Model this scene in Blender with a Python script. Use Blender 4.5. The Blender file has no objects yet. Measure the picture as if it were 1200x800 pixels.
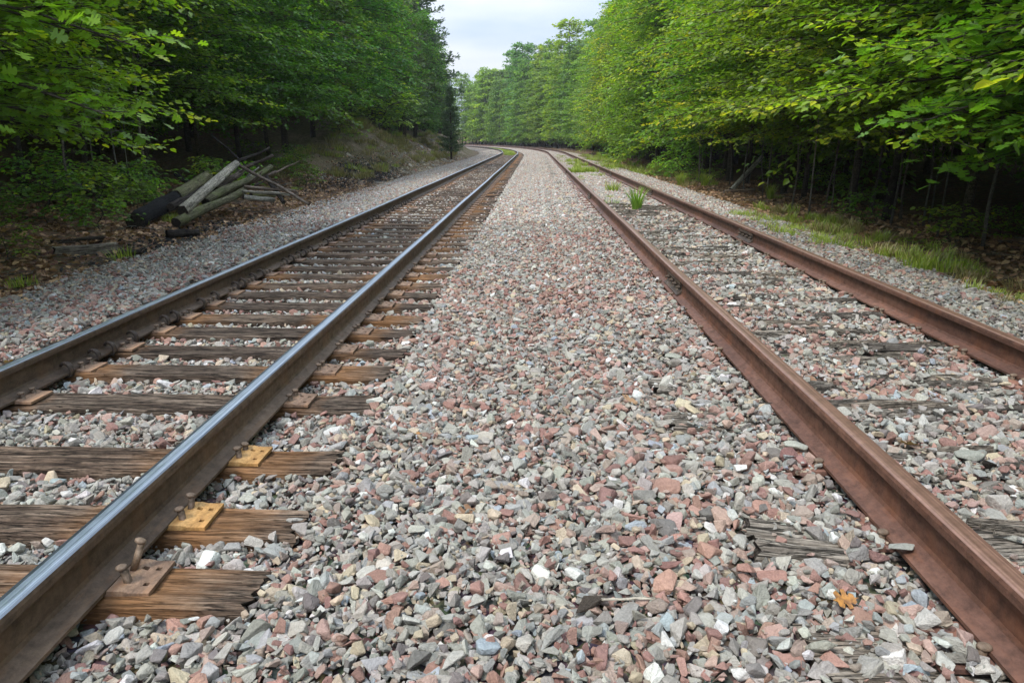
import bpy, bmesh, math, random
import numpy as np
from mathutils import Vector, Matrix, Euler, noise
rnd = random.Random(7)
rng = np.random.default_rng(7)
scene = bpy.context.scene
PI = math.pi

# ------------------------------------------------------------ camera
F_PX, PITCH, YAW, CAM_Z = 830.0, math.atan(237/830), math.radians(1.73), 1.416
cam_d = bpy.data.cameras.new('camera'); cam = bpy.data.objects.new('camera', cam_d)
scene.collection.objects.link(cam); scene.camera = cam
cam_d.sensor_width = 36; cam_d.lens = 36*F_PX/1200
cam_d.clip_start = 0.05; cam_d.clip_end = 3000
cam.location = (0, 0, CAM_Z)
cam.rotation_euler = (PI/2-PITCH, 0, YAW)
cam_d.dof.use_dof = False

# ------------------------------------------------------------ light
scene.view_settings.view_transform = 'Standard'
scene.view_settings.look = 'None'
scene.view_settings.gamma = 1
scene.view_settings.exposure = 0.72
scene.view_settings.use_curve_mapping = False
SUN_EL, SUN_AZ = math.radians(54), math.radians(220)    # compass-like: 0 = +Y, clockwise
world = bpy.data.worlds.new('World'); scene.world = world; world.use_nodes = True
wn = world.node_tree; wn.nodes.clear()
def wnode(t, **k):
    n = wn.nodes.new(t)
    for a, b in k.items(): setattr(n, a, b)
    return n
sky = wnode('ShaderNodeTexSky', sky_type='NISHITA', sun_disc=False, sun_elevation=SUN_EL, sun_rotation=SUN_AZ)
sky.air_density = 1.0; sky.dust_density = 2.0
wtc = wnode('ShaderNodeTexCoord')
wmap = wnode('ShaderNodeMapping'); wmap.inputs['Scale'].default_value = (1.2, 1.2, 4.5)
wno = wnode('ShaderNodeTexNoise'); wno.inputs['Scale'].default_value = 1.6; wno.inputs['Detail'].default_value = 5
wramp = wnode('ShaderNodeValToRGB')
wramp.color_ramp.elements[0].position = .42; wramp.color_ramp.elements[0].color = (4.3, 5.5, 7.5, 1)
wramp.color_ramp.elements[1].position = .58; wramp.color_ramp.elements[1].color = (7.3, 7.7, 8.4, 1)
wmix = wnode('ShaderNodeMixRGB'); wmix.inputs[0].default_value = .86
wsep = wnode('ShaderNodeSeparateXYZ'); wz = wnode('ShaderNodeMapRange'); wz.inputs['To Min'].default_value = 1.0; wz.inputs['To Max'].default_value = 2.7
wcie = wnode('ShaderNodeVectorMath', operation='SCALE')      # an overcast sky is brighter overhead than at the horizon
wbg = wnode('ShaderNodeBackground'); wbg.inputs['Strength'].default_value = 0.072
wout = wnode('ShaderNodeOutputWorld')
L = wn.links.new
L(wtc.outputs['Generated'], wmap.inputs[0]); L(wmap.outputs[0], wno.inputs['Vector']); L(wno.outputs['Fac'], wramp.inputs[0])
L(sky.outputs[0], wmix.inputs[1]); L(wramp.outputs[0], wmix.inputs[2]); L(wtc.outputs['Generated'], wsep.inputs[0]); L(wsep.outputs[2], wz.inputs['Value']); L(wmix.outputs[0], wcie.inputs[0]); L(wz.outputs[0], wcie.inputs['Scale']); L(wcie.outputs[0], wbg.inputs['Color']); L(wbg.outputs[0], wout.inputs[0])
sd = bpy.data.lights.new('sun', 'SUN'); sun = bpy.data.objects.new('sun', sd); scene.collection.objects.link(sun)
sd.energy = 2.3; sd.angle = math.radians(14); sd.color = (1, .965, .9)
sdir = Vector((math.sin(SUN_AZ)*math.cos(SUN_EL), math.cos(SUN_AZ)*math.cos(SUN_EL), math.sin(SUN_EL)))
sun.rotation_euler = sdir.to_track_quat('Z', 'Y').to_euler(); sun.location = sdir*60
scene.cycles.max_bounces = 8; scene.cycles.transparent_max_bounces = 4
scene.cycles.diffuse_bounces = 5; scene.cycles.glossy_bounces = 2; scene.cycles.transmission_bounces = 3

# ------------------------------------------------------------ track geometry
S0, RC = 62.0, 270.0
def P(u, s):
    if s <= S0: return (u, s, 0.0)
    a = (s-S0)/RC
    return (-RC+(RC+u)*math.cos(a), S0+(RC+u)*math.sin(a), a)
def Pn(u, s):
    a = np.where(s > S0, (s-S0)/RC, 0.0)
    return (np.where(s > S0, -RC+(RC+u)*np.cos(a), u), np.where(s > S0, S0+(RC+u)*np.sin(a), s), a)
def inv(x, y):
    dx, dy = x+RC, y-S0
    r = np.hypot(dx, dy); a = np.arctan2(dy, dx)
    return np.where(y <= S0, x, r-RC), np.where(y <= S0, y, S0+a*RC)
L1, L2, R1, R2 = -2.944, -1.438, 1.257, 2.762
LC, RCN = (L1+L2)/2, (R1+R2)/2
ZR = 0.118             # top of the right track's ties
GU = [-60, -20, -9.0, -6.2, -5.4, -4.3, -3.55, -3.1, -2.7, -1.7, -1.15, -.85, .2, .95, 1.6, 2.6, 3.4, 3.9, 4.5, 5.5, 9, 20, 60]
GZ = [2.5, 1.2, .22, -.06, -.10, -.03, .02, -.02, -.048, -.048, -.045, -.025, .045, .10, .105, .105, .10, .07, -.02, -.03, .1, .9, 2.2]
def sstep(a, b, x):
    t = np.clip((x-a)/(b-a), 0, 1); return t*t*(3-2*t)
def gz_us(u, s):
    z = np.interp(u, GU, GZ)
    bank = sstep(22, 34, s)*(1.45+.35*np.sin(s*.21)+.25*np.sin(s*.53+1))*(1-.35*sstep(60, 95, s))
    z = z+bank*sstep(-5.5, -9.0, u)*(1-.0*u)
    out = sstep(5.0, 9.0, np.abs(u+.6))
    z = z+out*.07*(np.sin(u*1.7+s*.9)+np.sin(s*1.31-u*.8+2))
    z = z+sstep(10, 60, u)*sstep(70, 160, s)*3.0
    return z
def gz(x, y):
    u, s = inv(x, y); return gz_us(u, s)
def Gz(x, y): return float(gz(np.array(float(x)), np.array(float(y))))

# image point (1200 x 800) of the photograph to a world point
_cr = Euler((PI/2-PITCH, 0, YAW)).to_matrix()
def ray(px, py): return _cr @ Vector(((px-600)/F_PX, -(py-400)/F_PX, -1))
def at_y(px, py, Y):
    d = ray(px, py); return Vector((0, 0, CAM_Z))+d*(Y/d.y)
def at_z(px, py, z):
    d = ray(px, py); return Vector((0, 0, CAM_Z))+d*((z-CAM_Z)/d.z)
def on_ground(px, py):
    Yv = np.arange(1.5, 170, .05); d = ray(px, py); k = Yv/d.y
    X_, Z_ = d.x*k, CAM_Z+d.z*k
    hit = np.nonzero(Z_ <= gz(X_, Yv))[0]; i = hit[0] if len(hit) else len(Yv)-1
    return Vector((float(X_[i]), float(Yv[i]), Gz(X_[i], Yv[i])))

# ------------------------------------------------------------ object helpers
COL = scene.collection
def tag(o, label=None, cat=None, group=None, kind=None):
    if label: o['label'] = label
    if cat: o['category'] = cat
    if group: o['group'] = group
    if kind: o['kind'] = kind
    return o
def empty(name, loc=(0, 0, 0), rz=0, **k):
    o = bpy.data.objects.new(name, None); COL.objects.link(o); o.location = loc; o.rotation_euler = (0, 0, rz)
    o.empty_display_size = .1
    return tag(o, **k)
def link(name, me, parent=None, mats=None, **k):
    o = bpy.data.objects.new(name, me); COL.objects.link(o)
    if mats is not None and not me.materials:
        for m in (mats if isinstance(mats, (list, tuple)) else [mats]): me.materials.append(m)
    if parent is not None: o.parent = parent
    return tag(o, **k)
def np_mesh(name, V, F, mats=None, smooth=False, attrs=None, mat_idx=None):
    """V (n,3); F list of arrays, each (m,k) - all polygons of one vertex count."""
    me = bpy.data.meshes.new(name)
    V = np.asarray(V, np.float32)
    Fs = [np.asarray(f, np.int32) for f in (F if isinstance(F, list) else [F])]
    loops = np.concatenate([f.ravel() for f in Fs])
    tot = np.concatenate([np.full(len(f), f.shape[1], np.int32) for f in Fs])
    st = np.concatenate([[0], np.cumsum(tot)[:-1]]).astype(np.int32)
    me.vertices.add(len(V)); me.vertices.foreach_set('co', V.ravel())
    me.loops.add(len(loops)); me.loops.foreach_set('vertex_index', loops)
    me.polygons.add(len(tot)); me.polygons.foreach_set('loop_start', st); me.polygons.foreach_set('loop_total', tot)
    if smooth: me.polygons.foreach_set('use_smooth', np.ones(len(tot), bool))
    if mat_idx is not None: me.polygons.foreach_set('material_index', np.asarray(mat_idx, np.int32))
    me.update(calc_edges=True)
    for an, (ty, data) in (attrs or {}).items():
        a = me.attributes.new(an, ty, 'POINT')
        key = {'FLOAT': 'value', 'INT': 'value', 'FLOAT_VECTOR': 'vector', 'FLOAT_COLOR': 'color'}[ty]
        a.data.foreach_set(key, np.asarray(data).ravel())
    if mats is not None:
        for m in (mats if isinstance(mats, (list, tuple)) else [mats]): me.materials.append(m)
    return me
def bm_mesh(name, bm, mats=None, smooth=False):
    me = bpy.data.meshes.new(name)
    bmesh.ops.recalc_face_normals(bm, faces=bm.faces[:])
    if smooth:
        for f in bm.faces: f.smooth = True
    bm.to_mesh(me); bm.free()
    if mats is not None:
        for m in (mats if isinstance(mats, (list, tuple)) else [mats]): me.materials.append(m)
    return me
def bbox(bm, c, s, rot=None, bevel=0):
    M = Matrix.Translation(c) @ (rot.to_4x4() if rot is not None else Matrix()) @ Matrix.Diagonal((s[0], s[1], s[2], 1))
    r = bmesh.ops.create_cube(bm, size=1, matrix=M)
    if bevel:
        es = list({e for v in r['verts'] for e in v.link_edges})
        bmesh.ops.bevel(bm, geom=es, offset=bevel, segments=1, affect='EDGES', profile=.5)
def tube(pts, rad, k=8, caps=True, wob=0, seed=0):
    """verts, quad faces, cap faces of a tube along pts with radii rad"""
    pts = [Vector(p) for p in pts]; V = []; Q = []
    up = Vector((0, 0, 1)); n = len(pts); N = None
    for i, p in enumerate(pts):
        t = (pts[min(i+1, n-1)]-pts[max(i-1, 0)]).normalized()
        if N is None:
            N = t.cross(up) if abs(t.dot(up)) < .95 else t.cross(Vector((1, 0, 0)))
        N = (N-t*N.dot(t)).normalized(); B = t.cross(N)
        for j in range(k):
            a = 2*PI*j/k; r = rad[i]
            if wob: r *= 1+wob*noise.noise(Vector((math.cos(a)*1.3+seed, math.sin(a)*1.3, i*.45+seed*.7)))
            V.append(p+(N*math.cos(a)+B*math.sin(a))*r)
    for i in range(n-1):
        for j in range(k):
            Q.append((i*k+j, i*k+(j+1) % k, (i+1)*k+(j+1) % k, (i+1)*k+j))
    C = []
    if caps: C = [tuple(reversed(range(k))), tuple(range((n-1)*k, n*k))]
    return V, Q, C
class MB:
    def __init__(s): s.v = []; s.f = []; s.m = []
    def add(s, V, F, m=0):
        o = len(s.v); s.v += [tuple(v) for v in V]; s.f += [tuple(i+o for i in f) for f in F]; s.m += [m]*len(F)
    def tube(s, pts, rad, k=6, m=0, capm=None, **kw):
        V, Q, C = tube(pts, rad, k, **kw); o = len(s.v); s.v += [tuple(v) for v in V]
        for q in Q: s.f.append(tuple(i+o for i in q)); s.m.append(m)
        for q in C: s.f.append(tuple(i+o for i in q)); s.m.append(m if capm is None else capm)
    def mesh(s, name, mats, smooth=False):
        me = bpy.data.meshes.new(name); me.from_pydata(s.v, [], s.f)
        for m in (mats if isinstance(mats, (list, tuple)) else [mats]): me.materials.append(m)
        me.polygons.foreach_set('material_index', s.m)
        if smooth: me.polygons.foreach_set('use_smooth', [True]*len(s.f))
        me.update(); return me

# ------------------------------------------------------------ materials
class MT:
    def __init__(s, name, rough=.8, metal=0, spec=.3):
        s.m = bpy.data.materials.new(name); s.m.use_nodes = True
        s.t = s.m.node_tree; s.b = s.t.nodes['Principled BSDF']; s.out = s.t.nodes['Material Output']
        s.b.inputs['Roughness'].default_value = rough; s.b.inputs['Metallic'].default_value = metal
        s.b.inputs['Specular IOR Level'].default_value = spec
    def n(s, ty, ins=None, **k):
        x = s.t.nodes.new(ty)
        for a, b in k.items(): setattr(x, a, b)
        for a, b in (ins or {}).items(): s.put(x.inputs[a], b)
        return x
    def put(s, sock, v):
        if isinstance(v, bpy.types.NodeSocket): s.t.links.new(v, sock)
        elif isinstance(v, bpy.types.Node): s.t.links.new(v.outputs[0], sock)
        else:
            if sock.type == 'RGBA' and len(v) == 3: v = (*v, 1)
            sock.default_value = v
    def obj(s): return s.n('ShaderNodeTexCoord').outputs['Object']
    def mapped(s, vec, scale, loc=(0, 0, 0)):
        return s.n('ShaderNodeMapping', {'Vector': vec, 'Scale': scale, 'Location': loc}).outputs[0]
    def noise(s, vec, scale, detail=4, rough=.55, dist=0):
        return s.n('ShaderNodeTexNoise', {'Vector': vec, 'Scale': scale, 'Detail': detail, 'Roughness': rough, 'Distortion': dist}).outputs['Fac']
    def ramp(s, fac, stops, interp='LINEAR'):
        r = s.n('ShaderNodeValToRGB', {'Fac': fac}); cr = r.color_ramp; cr.interpolation = interp
        while len(cr.elements) < len(stops): cr.elements.new(.5)
        for e, (p, c) in zip(cr.elements, stops):
            e.position = p; e.color = (*c, 1) if not isinstance(c, (int, float)) else (c, c, c, 1)
        return r.outputs[0]
    def mix(s, f, a, b, mode='MIX'):
        return s.n('ShaderNodeMixRGB', {0: f, 1: a, 2: b}, blend_type=mode).outputs[0]
    def math(s, op, a, b=0.0, clamp=False):
        return s.n('ShaderNodeMath', {0: a, 1: b}, operation=op, use_clamp=clamp).outputs[0]
    def bump(s, h, strength=.5, dist=.01):
        b = s.n('ShaderNodeBump', {'Height': h, 'Strength': strength, 'Distance': dist})
        s.put(s.b.inputs['Normal'], b.outputs[0]); return b
    def col(s, c): s.put(s.b.inputs['Base Color'], c)

def stone_mat(name, src):
    M = MT(name, .85, 0, .25)
    if src == 'inst': c = M.n('ShaderNodeAttribute', attribute_name='tint', attribute_type='INSTANCER').outputs['Color']
    elif src == 'geo': c = M.n('ShaderNodeAttribute', attribute_name='tint').outputs['Color']
    else: c = M.n('ShaderNodeObjectInfo').outputs['Color']
    o = M.obj()
    if src == 'geo': v = M.mapped(o, (18, 18, 18))
    else: v = o
    nz = M.noise(v, 3.2, 6, .65)
    fine = M.noise(v, 14, 3, .7)
    f = M.ramp(nz, [(.3, .80), (.55, 1.0), (.75, 1.13)])
    c2 = M.mix(1.0, c, f, 'MULTIPLY')
    f2 = M.ramp(fine, [(.3, .84), (.7, 1.12)])
    c3 = M.mix(1.0, c2, f2, 'MULTIPLY')
    M.col(c3)
    if src != 'geo': M.bump(M.math('ADD', nz, M.math('MULTIPLY', fine, .4)), .5, .06)
    return M.m
M_st_i, M_st_g, M_st_o = stone_mat('stone_scattered', 'inst'), stone_mat('stone_tile', 'geo'), stone_mat('stone_single', 'obj')

def wood_mat(name, dark, mid, light, rust=False, moss=None):
    M = MT(name, .88, 0, .2)
    o = M.obj(); ri = M.n('ShaderNodeObjectInfo').outputs['Random']
    sh = M.n('ShaderNodeCombineXYZ', {0: M.math('MULTIPLY', ri, 37.0), 1: M.math('MULTIPLY', ri, 11.0), 2: ri}).outputs[0]
    v = M.n('ShaderNodeVectorMath', {0: o, 1: sh}, operation='ADD').outputs[0]
    g1 = M.noise(M.mapped(v, (1.6, 26, 26)), 1.6, 7, .62, .35)
    g2 = M.noise(M.mapped(v, (5, 110, 110)), 1.5, 4, .6, .2)
    big = M.noise(v, 2.3, 3, .5)
    g1 = M.math('ADD', M.math('MULTIPLY', g1, .72), M.math('MULTIPLY', M.noise(M.mapped(v, (9, 150, 150)), 2.2, 6, .75, .6), .28))
    c = M.ramp(g1, [(.34, dark), (.47, mid), (.66, light)])
    rg = M.math('ABSOLUTE', M.math('SUBTRACT', M.noise(M.mapped(v, (1.5, 34, 34)), 1.9, 5, .6, .5), .5))
    crk = M.ramp(rg, [(.006, .22), (.022, .85), (.05, 1.0)])
    c = M.mix(1.0, c, crk, 'MULTIPLY')
    blot = M.noise(v, 16, 5, .75)
    c = M.mix(1.0, c, M.ramp(blot, [(.34, .6), (.5, 1.0), (.7, 1.2)]), 'MULTIPLY')
    c = M.mix(1.0, c, M.ramp(g2, [(.35, .62), (.6, 1.15)]), 'MULTIPLY')
    c = M.mix(1.0, c, M.ramp(big, [(.3, .72), (.7, 1.18)]), 'MULTIPLY')
    c = M.mix(1.0, c, M.ramp(ri, [(0, (.62, .60, .60)), (.5, (.95, .93, .9)), (1, (1.2, 1.1, 1.0))]), 'MULTIPLY')
    if rust:
        sx = M.n('ShaderNodeSeparateXYZ', {0: o}).outputs[0]
        d = M.math('ABSOLUTE', M.math('SUBTRACT', M.math('ABSOLUTE', sx), .80))
        nn = M.noise(v, 7, 4, .6)
        m = M.math('SUBTRACT', M.math('ADD', M.math('MULTIPLY', nn, .34), M.math('MULTIPLY', M.math('FRACT', M.math('MULTIPLY', ri, 7.3)), .36)), d)
        m = M.ramp(m, [(.0, 0.0), (.16, .45), (.30, .8)])
        c = M.mix(m, c, M.mix(g1, (.10, .045, .018), (.42, .21, .085)))
    if moss:
        c = M.mix(M.ramp(M.noise(v, 2.2, 4, .6), [(.45, 0.0), (.62, .7)]), c, moss)
    M.col(c)
    M.bump(M.math('ADD', M.math('ADD', g1, M.math('MULTIPLY', g2, .5)), M.math('MULTIPLY', crk, .6)), 1.0, .014)
    return M.m
M_tie = wood_mat('tie_wood', (.026, .019, .016), (.115, .084, .064), (.31, .25, .20), rust=True)
M_tie_old = wood_mat('old_tie_wood', (.06, .052, .045), (.25, .225, .195), (.48, .445, .39))
M_log_grey = wood_mat('grey_log_wood', (.18, .175, .14), (.42, .41, .35), (.62, .60, .53))
M_log_green = wood_mat('mossy_log_wood', (.08, .085, .05), (.21, .21, .12), (.36, .34, .22), moss=(.14, .17, .055))
M_log_dark = wood_mat('dark_log_wood', (.012, .01, .009), (.05, .042, .036), (.12, .105, .09))
M_log_char = wood_mat('charred_log', (.005, .005, .006), (.016, .016, .018), (.04, .04, .043))
M_log_brown = wood_mat('brown_log_wood', (.09, .07, .055), (.25, .20, .16), (.42, .36, .30))
M_bark = wood_mat('bark', (.03, .026, .02), (.09, .08, .062), (.17, .155, .125))
M_bark_pale = wood_mat('pale_bark', (.10, .095, .08), (.22, .21, .18), (.33, .315, .28))

def rust_mat(name, a, b, c, rough=.62, sc=9):
    M = MT(name, rough, .0, .35)
    o = M.obj(); ri = M.n('ShaderNodeObjectInfo').outputs['Random']
    n1 = M.noise(M.mapped(o, (1, .22, 1)), sc, 6, .6)
    n2 = M.noise(o, sc*9, 4, .7)
    col = M.ramp(n1, [(.3, a), (.5, b), (.72, c)])
    n3 = M.noise(M.mapped(o, (1, .6, 1)), 23, 6, .75)
    n4 = M.noise(M.mapped(o, (3, .9, .35)), 5, 5, .7)
    col = M.mix(1.0, col, M.ramp(n2, [(.3, .72), (.7, 1.22)]), 'MULTIPLY')
    col = M.mix(1.0, col, M.ramp(n3, [(.32, .58), (.48, 1.0), (.68, 1.3)]), 'MULTIPLY')
    col = M.mix(M.ramp(n4, [(.52, 0.0), (.68, .45)]), col, (c[0]*1.25, c[1]*.95, c[2]*.7))
    col = M.mix(1.0, col, M.ramp(ri, [(0, (.8, .78, .76)), (1, (1.15, 1.1, 1.02))]), 'MULTIPLY')
    M.col(col); M.bump(M.math('ADD', n2, n3), .5, .004)
    M.put(M.b.inputs['Roughness'], M.ramp(n3, [(.3, rough+.15), (.7, rough-.1)]))
    return M.m
M_rail_side = rust_mat('brown_rail_steel', (.06, .041, .028), (.10, .07, .048), (.15, .108, .076), .6, 3)
M_rail_rust = rust_mat('rusty_rail_steel', (.07, .036, .026), (.135, .068, .048), (.205, .108, .075), .55, 3)
M_plate = rust_mat('rusty_plate', (.115, .075, .052), (.195, .13, .092), (.30, .205, .14), .7, 14)
M_plate_or = rust_mat('orange_plate', (.27, .14, .05), (.43, .25, .09), (.55, .35, .15), .7, 14)
M_plate_dk = rust_mat('dark_red_plate', (.10, .055, .045), (.17, .09, .07), (.24, .13, .10), .7, 14)
M_spike = rust_mat('spike_steel', (.07, .05, .035), (.15, .11, .08), (.24, .19, .15), .55, 30)
M_anchor = rust_mat('anchor_steel', (.03, .024, .02), (.065, .05, .04), (.11, .085, .065), .6, 30)
def head_mat(name, k):
    M = MT(name, .3, 1.0, .5)
    o = M.obj()
    st = M.noise(M.mapped(o, (140, .5, 1)), 1, 4, .6)
    sp = M.noise(M.mapped(o, (30, 6, 1)), 2, 5, .6)
    M.col(M.mix(1.0, M.ramp(st, [(.3, (.26, .31, .38)), (.5, (.42, .48, .56)), (.7, (.66, .72, .79))]), (k, k, k), 'MULTIPLY'))
    M.put(M.b.inputs['Roughness'], M.ramp(sp, [(.3, .38), (.7, .52)]))
    M.bump(st, .15, .002)
    return M.m
M_head = head_mat('polished_rail_head', 1.0); M_head2 = head_mat('worn_rail_shoulder', .42)
def rhead_mat():
    M = MT('dull_rusty_rail_head', .42, .35, .5)
    o = M.obj()
    st = M.noise(M.mapped(o, (90, .6, 1)), 1, 4, .6)
    sp = M.noise(o, 26, 5, .7)
    c = M.ramp(st, [(.3, (.15, .08, .055)), (.55, (.25, .14, .10)), (.72, (.37, .23, .175))])
    M.col(M.mix(1.0, c, M.ramp(sp, [(.3, .75), (.7, 1.2)]), 'MULTIPLY')); M.bump(sp, .25, .002)
    return M.m
M_rhead = rhead_mat()

def leaf_mat(name, dark, mid, light, hot, trans=.42, rough=.40):
    M = MT(name, rough, 0, .62)
    a = M.n('ShaderNodeAttribute', attribute_name='tint').outputs['Fac']
    oc = M.n('ShaderNodeObjectInfo').outputs['Color']
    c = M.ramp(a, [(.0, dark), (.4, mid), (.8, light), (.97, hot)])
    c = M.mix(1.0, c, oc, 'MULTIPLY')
    if 'orange' in name: c = M.mix(M.ramp(M.noise(M.obj(), 38, 5, .7), [(.42, 0.0), (.62, .85)]), c, (.13, .06, .025))
    M.col(c)
    tr = M.n('ShaderNodeBsdfTranslucent', {'Color': M.mix(1.0, c, (1.35, 1.5, .55), 'MULTIPLY')})
    mx = M.n('ShaderNodeMixShader', {0: trans, 1: M.b.outputs[0], 2: tr.outputs[0]})
    M.t.links.new(mx.outputs[0], M.out.inputs['Surface'])
    return M.m
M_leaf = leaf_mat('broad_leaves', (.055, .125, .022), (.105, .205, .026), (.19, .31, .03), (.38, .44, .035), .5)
M_leaf_far = leaf_mat('distant_leaves', (.07, .13, .035), (.12, .21, .045), (.19, .29, .055), (.30, .38, .07), .5, .6)
M_needle = leaf_mat('needles', (.035, .08, .03), (.06, .12, .045), (.10, .165, .055), (.14, .20, .06), .25, .55)
M_grass = leaf_mat('grass_blades', (.13, .20, .03), (.26, .34, .045), (.38, .44, .07), (.42, .42, .14), .4, .5)
M_straw = leaf_mat('straw_grass_blades', (.13, .12, .04), (.24, .21, .09), (.36, .30, .14), (.42, .36, .18), .3, .6)
M_dry = leaf_mat('dry_leaves', (.11, .058, .03), (.25, .135, .07), (.40, .24, .13), (.50, .32, .17), .1, .7)
M_orange = leaf_mat('orange_leaf', (.38, .15, .03), (.42, .18, .04), (.48, .22, .05), (.5, .25, .05), .2, .5)

def ground_mat(name):
    M = MT(name, .95, 0, .1)
    g = M.n('ShaderNodeNewGeometry').outputs['Position']
    n1 = M.noise(g, .55, 6, .6); n2 = M.noise(g, 9, 6, .7); vor = M.n('ShaderNodeTexVoronoi', {'Vector': g, 'Scale': 22.0})
    a = M.n('ShaderNodeAttribute', attribute_name='zone').outputs['Color']
    sp = M.n('ShaderNodeSeparateColor', {0: a})
    litter = M.ramp(n2, [(.28, (.07, .045, .03)), (.5, (.17, .11, .07)), (.72, (.30, .20, .13))])
    litter = M.mix(.45, litter, M.mix(1.0, litter, vor.outputs['Color'], 'MULTIPLY'))
    earth = M.ramp(n2, [(.3, (.13, .10, .07)), (.5, (.27, .205, .15)), (.7, (.44, .36, .28))])
    grassy = M.ramp(n2, [(.3, (.09, .085, .035)), (.6, (.17, .145, .075)), (.8, (.27, .22, .13))])
    black = M.ramp(n2, [(.3, (.006, .006, .006)), (.7, (.035, .032, .03))])
    grav = M.ramp(vor.outputs['Color'], [(.2, (.10, .09, .08)), (.5, (.2, .185, .165)), (.8, (.33, .29, .26))])
    c = M.mix(sp.outputs[0], litter, earth)
    c = M.mix(M.math('MULTIPLY', sp.outputs[1], M.ramp(n1, [(.35, 0.0), (.5, 1.0)])), c, grassy)
    at = M.n('ShaderNodeAttribute', attribute_name='zone2').outputs['Color']; sp2 = M.n('ShaderNodeSeparateColor', {0: at})
    c = M.mix(sp2.outputs[0], c, black)
    c = M.mix(sp2.outputs[1], c, grav)
    M.col(c); M.bump(M.math('ADD', n2, M.math('MULTIPLY', vor.outputs['Distance'], .6)), .8, .05)
    return M.m
M_ground = ground_mat('forest_floor')
def bed_mat():
    M = MT('ballast_bed_dirt', .95, 0, .1)
    g = M.n('ShaderNodeNewGeometry').outputs['Position']
    vor = M.n('ShaderNodeTexVoronoi', {'Vector': g, 'Scale': 30.0})
    n = M.noise(g, 14, 5, .6)
    c = M.ramp(n, [(.3, (.05, .043, .037)), (.7, (.14, .12, .10))])
    M.col(M.mix(.5, c, M.mix(1.0, c, vor.outputs['Color'], 'MULTIPLY')))
    M.bump(M.math('SUBTRACT', 1.0, vor.outputs['Distance']), .8, .02)
    return M.m
M_bed = bed_mat()

# ------------------------------------------------------------ ground
def axis(lo, hi, segs):
    out = []
    for a, b, st in segs: out += list(np.arange(a, b, st))
    return np.array(out+[hi])
xs = axis(0, 700, [(-700, -100, 60), (-100, -30, 7), (-30, -12, 1.5), (-12, 8, .4), (8, 30, 1.5), (30, 100, 7), (100, 700, 60)])
ys = axis(0, 900, [(-60, -10, 10), (-10, 0, 1), (0, 40, .5), (40, 110, 1.2), (110, 180, 4), (180, 900, 60)])
X, Y = np.meshgrid(xs, ys); U, S = inv(X, Y)
Z = gz_us(U, S)-.045*(np.abs(U+.5) < 4.9)
Z -= .03
nx, ny = len(xs), len(ys)
ii = np.arange(nx*ny).reshape(ny, nx)
F = np.stack([ii[:-1, :-1], ii[:-1, 1:], ii[1:, 1:], ii[1:, :-1]], -1).reshape(-1, 4)
bankm = sstep(22, 30, S)*sstep(-5.2, -6.4, U)*sstep(-13, -9, U)
zone = np.stack([np.clip(bankm, 0, 1), np.clip(bankm+sstep(4.0, 4.6, U)*sstep(6.2, 5.4, U)*.8, 0, 1), 0*U, 0*U+1], -1).reshape(-1, 4)
blk = np.exp(-(((U+6.6)/1.0)**2+((S-27.5)/5.0)**2)*1.1)*1.3+.0
zone2 = np.stack([np.clip(blk, 0, 1), sstep(5.2, 4.4, np.abs(U+.5))*1.0, 0*U, 0*U+1], -1).reshape(-1, 4)
ground = link('ground', np_mesh('ground', np.stack([X, Y, Z], -1).reshape(-1, 3), F, M_ground, True,
              {'zone': ('FLOAT_COLOR', zone), 'zone2': ('FLOAT_COLOR', zone2)}), kind='structure')
# ballast bed sheet following the tracks
us = np.linspace(-5.5, 4.5, 41); ss = np.concatenate([np.arange(-4, 40, .5), np.arange(40, 181, 1.5)])
UU, SS = np.meshgrid(us, ss); BX, BY, _ = Pn(UU, SS)
BZ = gz_us(UU, SS)-.022
BZ[:, 0] -= .06; BZ[:, -1] -= .06
nu, ns = len(us), len(ss); ii = np.arange(nu*ns).reshape(ns, nu)
F = np.stack([ii[:-1, :-1], ii[:-1, 1:], ii[1:, 1:], ii[1:, :-1]], -1).reshape(-1, 4)
bed = link('ballast_bed', np_mesh('ballast_bed', np.stack([BX, BY, BZ], -1).reshape(-1, 3), F, M_bed, True), kind='structure')

# ------------------------------------------------------------ ballast stones
def stone_bm(seed, bev):
    r = random.Random(seed); bm = bmesh.new()
    n = r.choice([8, 9, 10, 12, 14]); ax = (r.uniform(.85, 1.25), r.uniform(.62, 1.0), r.uniform(.42, .75))
    for _ in range(n):
        v = Vector((r.gauss(0, 1), r.gauss(0, 1), r.gauss(0, 1))).normalized()
        p = 2.6; q = (abs(v.x)**p+abs(v.y)**p+abs(v.z)**p)**(1/p)
        v = v/q*.5*r.uniform(.86, 1.06)
        bm.verts.new((v.x*ax[0], v.y*ax[1], v.z*ax[2]))
    h = bmesh.ops.convex_hull(bm, input=bm.verts[:])
    bmesh.ops.delete(bm, geom=[v for v in bm.verts if not v.link_faces], context='VERTS')
    bmesh.ops.dissolve_limit(bm, angle_limit=.2, verts=bm.verts[:], edges=bm.edges[:])
    if bev: bmesh.ops.bevel(bm, geom=bm.edges[:], offset=.028, segments=1, affect='EDGES', clamp_overlap=True)
    bmesh.ops.triangulate(bm, faces=bm.faces[:])
    return bm
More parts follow.
